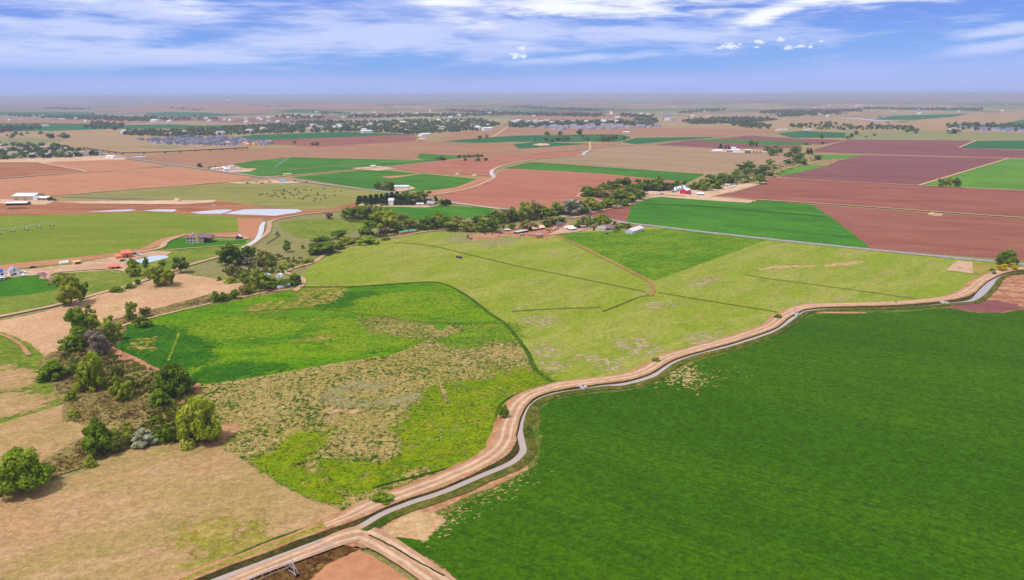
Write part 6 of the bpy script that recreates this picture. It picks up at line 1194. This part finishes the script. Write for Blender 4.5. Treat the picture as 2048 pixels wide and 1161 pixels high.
# -- vehicles
def wheel(t, x, y, r=.36):
    w_ = MB().bar((x, y-.12, r), (x, y+.12, r), r, 12).build('wheel', pmat('tyre', (28, 28, 30), .9), t); MB().bar((x, y-.14, r), (x, y+.14, r), r*.5, 8).build('rim', pmat('rim', (170, 172, 178), .3, .7), w_)
def car(name, label, cat, x, y, col, rz, kind='car', group=None, s=1.0):
    t = empty(name, P(x, y), rz, s); t.location.z = .35; tag(t, label, cat, group); m = pmat('paint_%d_%d_%d' % col, col, .25, var=.03); b = MB()
    L, W = (5.4, 1.9) if kind == 'pickup' else (4.6, 1.8)
    if kind == 'pickup': p = [(-2.7, .45), (-2.7, 1.1), (-.5, 1.15), (-.35, 1.75), (.85, 1.75), (1.4, 1.2), (2.6, 1.05), (2.7, .5)]
    else: p = [(-2.3, .4), (-2.25, .95), (-1.7, 1.4), (-.9, 1.48), (.5, 1.45), (1.2, 1.0), (2.2, .85), (2.3, .45)]
    b.prism([(x_, z) for x_, z in p], -W/2, W/2, 'y').build('body', m, t)
    zx = (-.3, .8, 1.2, 1.68) if kind == 'pickup' else (-1.5, .7, 1.02, 1.4)
    g = MB(); g.box(zx[0], -W/2-.01, zx[2], zx[1], -W/2+.02, zx[3]); g.box(zx[0], W/2-.02, zx[2], zx[1], W/2+.01, zx[3]); g.build('window', GLASS, t)
    for wx in (-L*.32, L*.32):
        for wy in (-W/2, W/2): wheel(t, wx, wy)
    for wy in (-W*.35, W*.35): MB().box(L/2-.06, wy-.15, .65, L/2+.02, wy+.15, .82).build('headlight', pmat('lamp_glass', (236, 236, 230), .2), t)
    return t
A0 = rowA
for x, y, c, rz, k, lab in [(47, 547.5, (240, 240, 242), .1, 'car', 'white car parked right of the white gabled house'), (45, 553.6, (232, 232, 236), -.6, 'pickup', 'white pickup on the gravel in front of the white gabled house'), (67, 537.6, (26, 26, 30), .5, 'car', 'black car alone on the wide drive'), (257, 526.5, (236, 236, 240), .3, 'pickup', 'white pickup beside the pale blue pond'), (247, 524, (60, 60, 66), .3, 'car', 'dark car left of the white pickup by the pond'), (268, 510.6, (84, 50, 92), .3, 'pickup', 'dark purple pickup parked right of the orange barn'), (279, 512.6, (244, 244, 248), .1, 'car', 'white car right of the purple pickup'),
        (534, 553.2, (210, 232, 240), .1, 'pickup', 'pale blue white pickup behind the creek willow'), (1112, 459.6, (226, 230, 240), .3, 'car', 'white car in front of the gambrel barn'), (1168, 457.4, (140, 150, 176), .2, 'pickup', 'blue grey pickup among the farm trees'), (1323, 389.6, (150, 160, 200), .2, 'pickup', 'blue truck on the red barn yard'), (1294, 390.2, (70, 44, 56), 0, 'pickup', 'dark truck at the left of the red barn yard'), (1379, 390, (120, 96, 160), .2, 'pickup', 'purple truck right of the red barn'),
        (590, 363.2, (70, 80, 110), A0, 'car', 'dark blue car driving on the county road left'), (613.5, 365.8, (60, 60, 66), A0, 'car', 'dark car following on the county road'), (513, 366, (200, 30, 60), .1, 'pickup', 'left red truck on the pale roadside yard'), (524, 368.4, (220, 20, 60), .1, 'pickup', 'middle red truck on the pale roadside yard'), (539, 366, (176, 40, 70), .1, 'pickup', 'right red truck on the pale roadside yard'), (495, 368, (30, 30, 34), .1, 'car', 'small black car left of the red trucks'), (427, 414, (220, 224, 232), .1, 'pickup', 'white truck on the mud left of the white ponds')]:
    car('pickup_truck' if k == 'pickup' else 'parked_car', lab, 'pickup' if k == 'pickup' else 'car', x, y, c, rz, k)
def trailer(label, a, c, w_, h, col, roofc, name='trailer', bed=.7, lz=.3):
    A, L, rz = place(a, c); t = empty(name, A, rz); t.location.z = lz; tag(t, label, 'trailer')
    MB().box(0, 0, bed, L, w_, bed+h).build('body', mat_of(col), t); MB().box(-.05, -.05, bed+h+.003, L+.05, w_+.05, bed+h+.1).build('roof', mat_of(roofc, 'roof'), t)
    MB().box(.4, .2, bed-.25, L-.4, w_-.2, bed-.003).build('chassis', DARK, t)
    for x in (L*.12, L*.8, L*.9):
        for y in (0.15, w_-.15): wheel(t, x, y, .45)
    MB().bar((L, w_/2, bed-.1), (L+1.0, w_/2, bed-.15), .08).build('hitch', DARK, t)
trailer('long white stock trailer under the dark trees by the dirt lane', (559, 581.2), (581.5, 574.6), 2.4, 1.5, (226, 232, 244), (240, 244, 250))
trailer('longest dark plum trailer left of the white stock trailer', (536.5, 587), (550, 584.2), 2.2, .8, (70, 34, 44), (96, 52, 60))
trailer('small brown flat trailer between the plum and the white trailer', (551, 583.6), (557.5, 581.6), 2.0, .7, (130, 84, 76), (176, 140, 130))
trailer('dark plum feed wagon alone in the pale green pasture', (912, 517.6), (921.5, 519.2), 1.6, .9, (92, 52, 66), (116, 74, 84))
trailer('row of brown feed boxes beside the cattle farm', (985, 466.6), (1003.5, 469.4), 1.6, .6, (84, 60, 70), (104, 84, 92))
t = empty('dome_tent', P(560, 555.5)); tag(t, 'white rounded dome beside the creek lane', 'tent'); m = MB(); pr_ = [(math.cos(i*.314)*2.2, .2+math.sin(i*.314)*2.6) for i in range(11)]; m.prism(pr_, -1.8, 1.8, 'y').build('cover', mat_of((236, 226, 234)), t); MB().box(-2.3, -1.9, 0, 2.3, 1.9, .25).build('base', mat_of((176, 160, 160)), t); MB().box(-.5, -1.86, .3, .5, -1.805, 2).build('door', mat_of((176, 170, 190)), t)
# hay and soil piles, small yard items
def pile(label, x, y, r, h, col, cat='pile', name='soil_pile'):
    me = bpy.data.meshes.new(name); bm = bmesh.new(); bmesh.ops.create_icosphere(bm, subdivisions=3, radius=1.0)
    for v in bm.verts:
        n = mnoise.noise(v.co*1.7+Vector((x, y, 0)))*.28; v.co = Vector((v.co.x*r*(1+n), v.co.y*r*.7*(1+n), max(-.1, v.co.z*h*(1+n))))
    bm.to_mesh(me); bm.free(); me.materials.append(gmat('pile_%d_%d' % (x, y), [col, tuple(min(255, q+16) for q in col)], L=5, M=2, fine=.4, fs=.25, bump=.2)); o = bpy.data.objects.new(name, me); COL.objects.link(o); o.location = P(x, y); o.location.z = .2; tag(o, label, cat)
pile('pale sand pile at the left end of the shelter belt', 729, 412, 6, 2.6, (228, 186, 142)); pile('small orange pile beside the pivot crop', 1508, 403.4, 2.6, 1.6, (220, 168, 110)); pile('low pale pile by the white farm yard', 1440, 374, 5, 1.5, (236, 206, 178))
pile('dark manure heap in front of the left open shed', 34, 418, 12, 1.2, (120, 74, 48)); pile('red earth heap beside the creek lane', 783, 470, 4, 1.1, (206, 140, 110)); pile('white rock heap on the concrete pad at the right', 1909, 537, 1.8, .6, (226, 214, 206)); pile('orange dirt heap on the left soil field', 192, 346.4, 5, 1.6, (206, 124, 76))
pile('pale dirt mound by the far dirt road', 915, 350, 4, 2.4, (230, 190, 160)); pile('pale dirt mound beside the canal crossing', 949, 352, 4, 2.2, (232, 192, 160)); pile('pale gravel heap by the white pond', 355, 404, 4, 4, (230, 196, 164))
# -- poles
def pole(x, yb, yt, lab, arms=True, grp='utility poles along the county road', base=.3):
    g = P(x, yb); h = tall(x, yb, yt); t = empty('utility_pole', g, rowA); t.location.z = base*.5; tag(t, lab, 'utility pole', grp)
    MB().bar((0, 0, -.3), (0, 0, h), .17, 6, .11).build('pole_shaft', pmat('weathered_wood', (170, 150, 130), .85), t)
    if arms: MB().box(-.07, -1.3, h-.75, .07, 1.3, h-.58).build('crossarm', pmat('weathered_wood', (170, 150, 130)), t); i_ = MB(); [i_.bar((0, y, h-.57), (0, y, h-.35), .06) for y in (-1.15, 0, 1.15)]; i_.build('insulator', mat_of((200, 206, 210)), t)
for i, (x, yb, yt) in enumerate([(1313, 452, 442), (1420, 464, 452), (1530, 476, 463), (1642, 488.4, 473), (1779, 503, 488), (1945, 521, 504)]): pole(x, yb, yt, ordinal(i+1)+' pole from the left along the paved county road')
for i, (x, yb, yt) in enumerate([(108, 391.6, 382), (181, 386, 377), (254, 380.4, 371), (320, 375.6, 366.5), (383, 370.6, 361.5), (440, 364.6, 352), (470, 365.4, 351.5), (528, 355, 341.5), (544, 356.4, 344), (629, 346.6, 336), (674, 343.2, 333), (777, 331.4, 322)]): pole(x, yb, yt, ordinal(i+1)+' dark pole from the left across the far red soil', grp='far poles on the red soil', arms=False)
# -- fences
def fence(label, px, h, gap, col, rails=2, r=.06, name='fence', z=.35):
    pts = [P(*p) for p in px]; A = pts[0]; t = empty(name, A); t.location.z = z; tag(t, label, 'fence'); rl, PT = MB(), []
    for a, c in zip(pts, pts[1:]):
        a, c = a-A, c-A; n = max(1, int((c-a).length/gap))
        PT += [a.lerp(c, i/n) for i in range(n+1)]
        for k in range(rails): zz = Vector((0, 0, h*(.95-k*.4))); rl.bar(a+zz, c+zz, r, 4)
    m = mat_of(col); rl.build('rails', m, t)
    for q in PT[::max(1, -(-len(PT)//95))]: MB().bar(q+Vector((0, 0, -.4)), q+Vector((0, 0, h)), r*1.3, 4).build('post', m, t)
fence('wooden corral rails around the red farmyard', [(1020, 462), (1050, 468), (1062, 474), (1100, 468), (1118, 458), (1100, 452)], 1.5, 3, (150, 110, 86), 3, .08)
fence('dark curved windbreak boards at the farmyard corner', [(936, 472), (934, 478), (942, 481), (945, 480)], 1.6, 1.2, (84, 70, 74), 4, .16)
fence('pale rail fence below the orange stable', [(215, 541), (228, 548), (242, 549), (260, 545), (250, 540)], 1.3, 3, (220, 196, 160), 2, .07)
fence('thin wire fence beside the bank road verge', [(745, 1000), (860, 958), (950, 928), (988, 904)], 1.1, 7, (150, 136, 110), 1, .025)
fence('thin fence line around the dry pasture corner', [(430, 890), (520, 950), (600, 990), (680, 1032)], 1.1, 7, (160, 140, 110), 1, .025)
fence('brown log rail beside the track near the silver bush', [(534, 490), (546, 482), (560, 474)], 1.0, 4, (96, 70, 56), 2, .16)
fence('wire fence around the pale concrete pad', [(1892, 543), (1948, 550), (1944, 526)], 1.2, 6, (170, 160, 150), 1, .03)
for a in ([(168, 298.6), (205, 304.4), (245, 309.4), (330, 307), (420, 302.6), (495, 298.4)],): fence('long dark red construction barrier behind the brown soil', a, 3.0, 30, (120, 54, 54), 1, 1.4, name='barrier')
# -- irrigation machines
M_gal = pmat('galvanised_pipe', (214, 214, 222), .35, .4)
def pivot(label, a, c, n, h=3.6, w_=4.2, group=None, pr=.1, start=True, z=.3):
    A, L, rz = place(a, c); t = empty('irrigation_machine', A, rz); t.location.z = z; tag(t, label, 'irrigation machine', group)
    pp = MB(); tr = MB(); seg = L/n
    for i in range(n):
        for k in range(8): x0, x1 = i*seg+seg*k/8, i*seg+seg*(k+1)/8; f = lambda q: h+.9*math.sin(math.pi*q/8); pp.bar((x0, 0, f(k)), (x1, 0, f(k+1)), pr, 6)
        for s in (-.9, .9):
            for k in range(1, 8): tr.bar((i*seg+seg*k/8, 0, h+.9*math.sin(math.pi*k/8)), (i*seg+seg*k/8, s, h-.5+.4*math.sin(math.pi*k/8)), .03, 4); 
            for k in range(8): tr.bar((i*seg+seg*k/8, s if 0 < k else 0, h-.5+.4*math.sin(math.pi*k/8)), (i*seg+seg*(k+1)/8, s if k < 7 else 0, h-.5+.4*math.sin(math.pi*(k+1)/8)), .03, 4)
    pp.build('pipe', M_gal, t); tr.build('truss', M_gal, t)
    for i in range(0 if start else 1, n+1):
        x = i*seg; tw = MB(); 
        for s in (-1, 1): tw.bar((x, 0, h), (x-.5, s*w_/2, .6), .07, 5); tw.bar((x, 0, h), (x+.5, s*w_/2, .6), .07, 5)
        tw.bar((x, -w_/2, .6), (x, w_/2, .6), .08, 5); tw.bar((x, -w_/4, h*.55), (x, w_/4, h*.55), .05, 5); o = tw.build('tower', M_gal, t)
        for s in (-1, 1): MB().bar((x, s*w_/2-.15, .6), (x, s*w_/2+.15, .6), .6, 12).build('wheel', pmat('tyre', (28, 28, 30)), o)
    return t, L, seg
t, L, sg = pivot('galvanised irrigation machine standing over the dark weeds at the bottom left', (586, 1152), (462, 1212), 1, h=3.8, w_=4.4)
pp = MB(); pp.bar((0, 0, 3.8), (-12.5, 0, 3.4), .09, 6); pp.bar((0, 0, 6.2), (-12.5, 0, 3.45), .025, 4); pp.bar((0, 0, 3.8), (0, 0, 6.3), .06, 5); pp.build('end_boom', M_gal, t)
pivot('long galvanised irrigation boom across the far green field', (551, 338.4), (583, 316), 7, group='far irrigation machines', pr=.3); pivot('thin curved irrigation boom on the left green pasture', (104, 453.4), (-30, 474), 5, group='far irrigation machines', pr=.12)
# canal gates
for x, y, lab in [(1165, 782, 'concrete canal gate under the middle of the bank road'), (1590, 634, 'concrete canal gate where the white water begins'), (1889, 611.4, 'concrete canal gate near the right bend')]:
    t = empty('canal_gate', P(x, y), math.atan2(*(lambda d: (d.y, d.x))(P(x+20, y-4)-P(x, y)))); t.location.z = zc; tag(t, lab, 'canal gate', 'concrete canal gates'); MB().box(-.8, -2.4, 0, -.5, 2.4, 1.3).box(.5, -2.4, 0, .8, 2.4, 1.3).build('wall', pmat('concrete_pale', (206, 200, 196), .8), t); MB().box(-.5, -.1, .3, .5, .1, 1.6).build('gate_plate', pmat('steel', (130, 130, 136), .5, .4), t); MB().box(-.9, -2.0, 1.3, .9, -1.4, 1.4).build('walkway', pmat('concrete_pale', (206, 200, 196)), t)
# well pad equipment
t = empty('well_tank', P(1868, 429.6)); tag(t, 'small tan tank and pump on the square pad in the plum field', 'tank'); MB().bar((-2, 0, 0), (-2, 0, 2.4), 1.3, 14).build('tank_body', mat_of((236, 210, 180)), t); MB().box(1, -.8, 0, 3, .8, 1.2).build('pump_box', mat_of((200, 190, 180)), t)
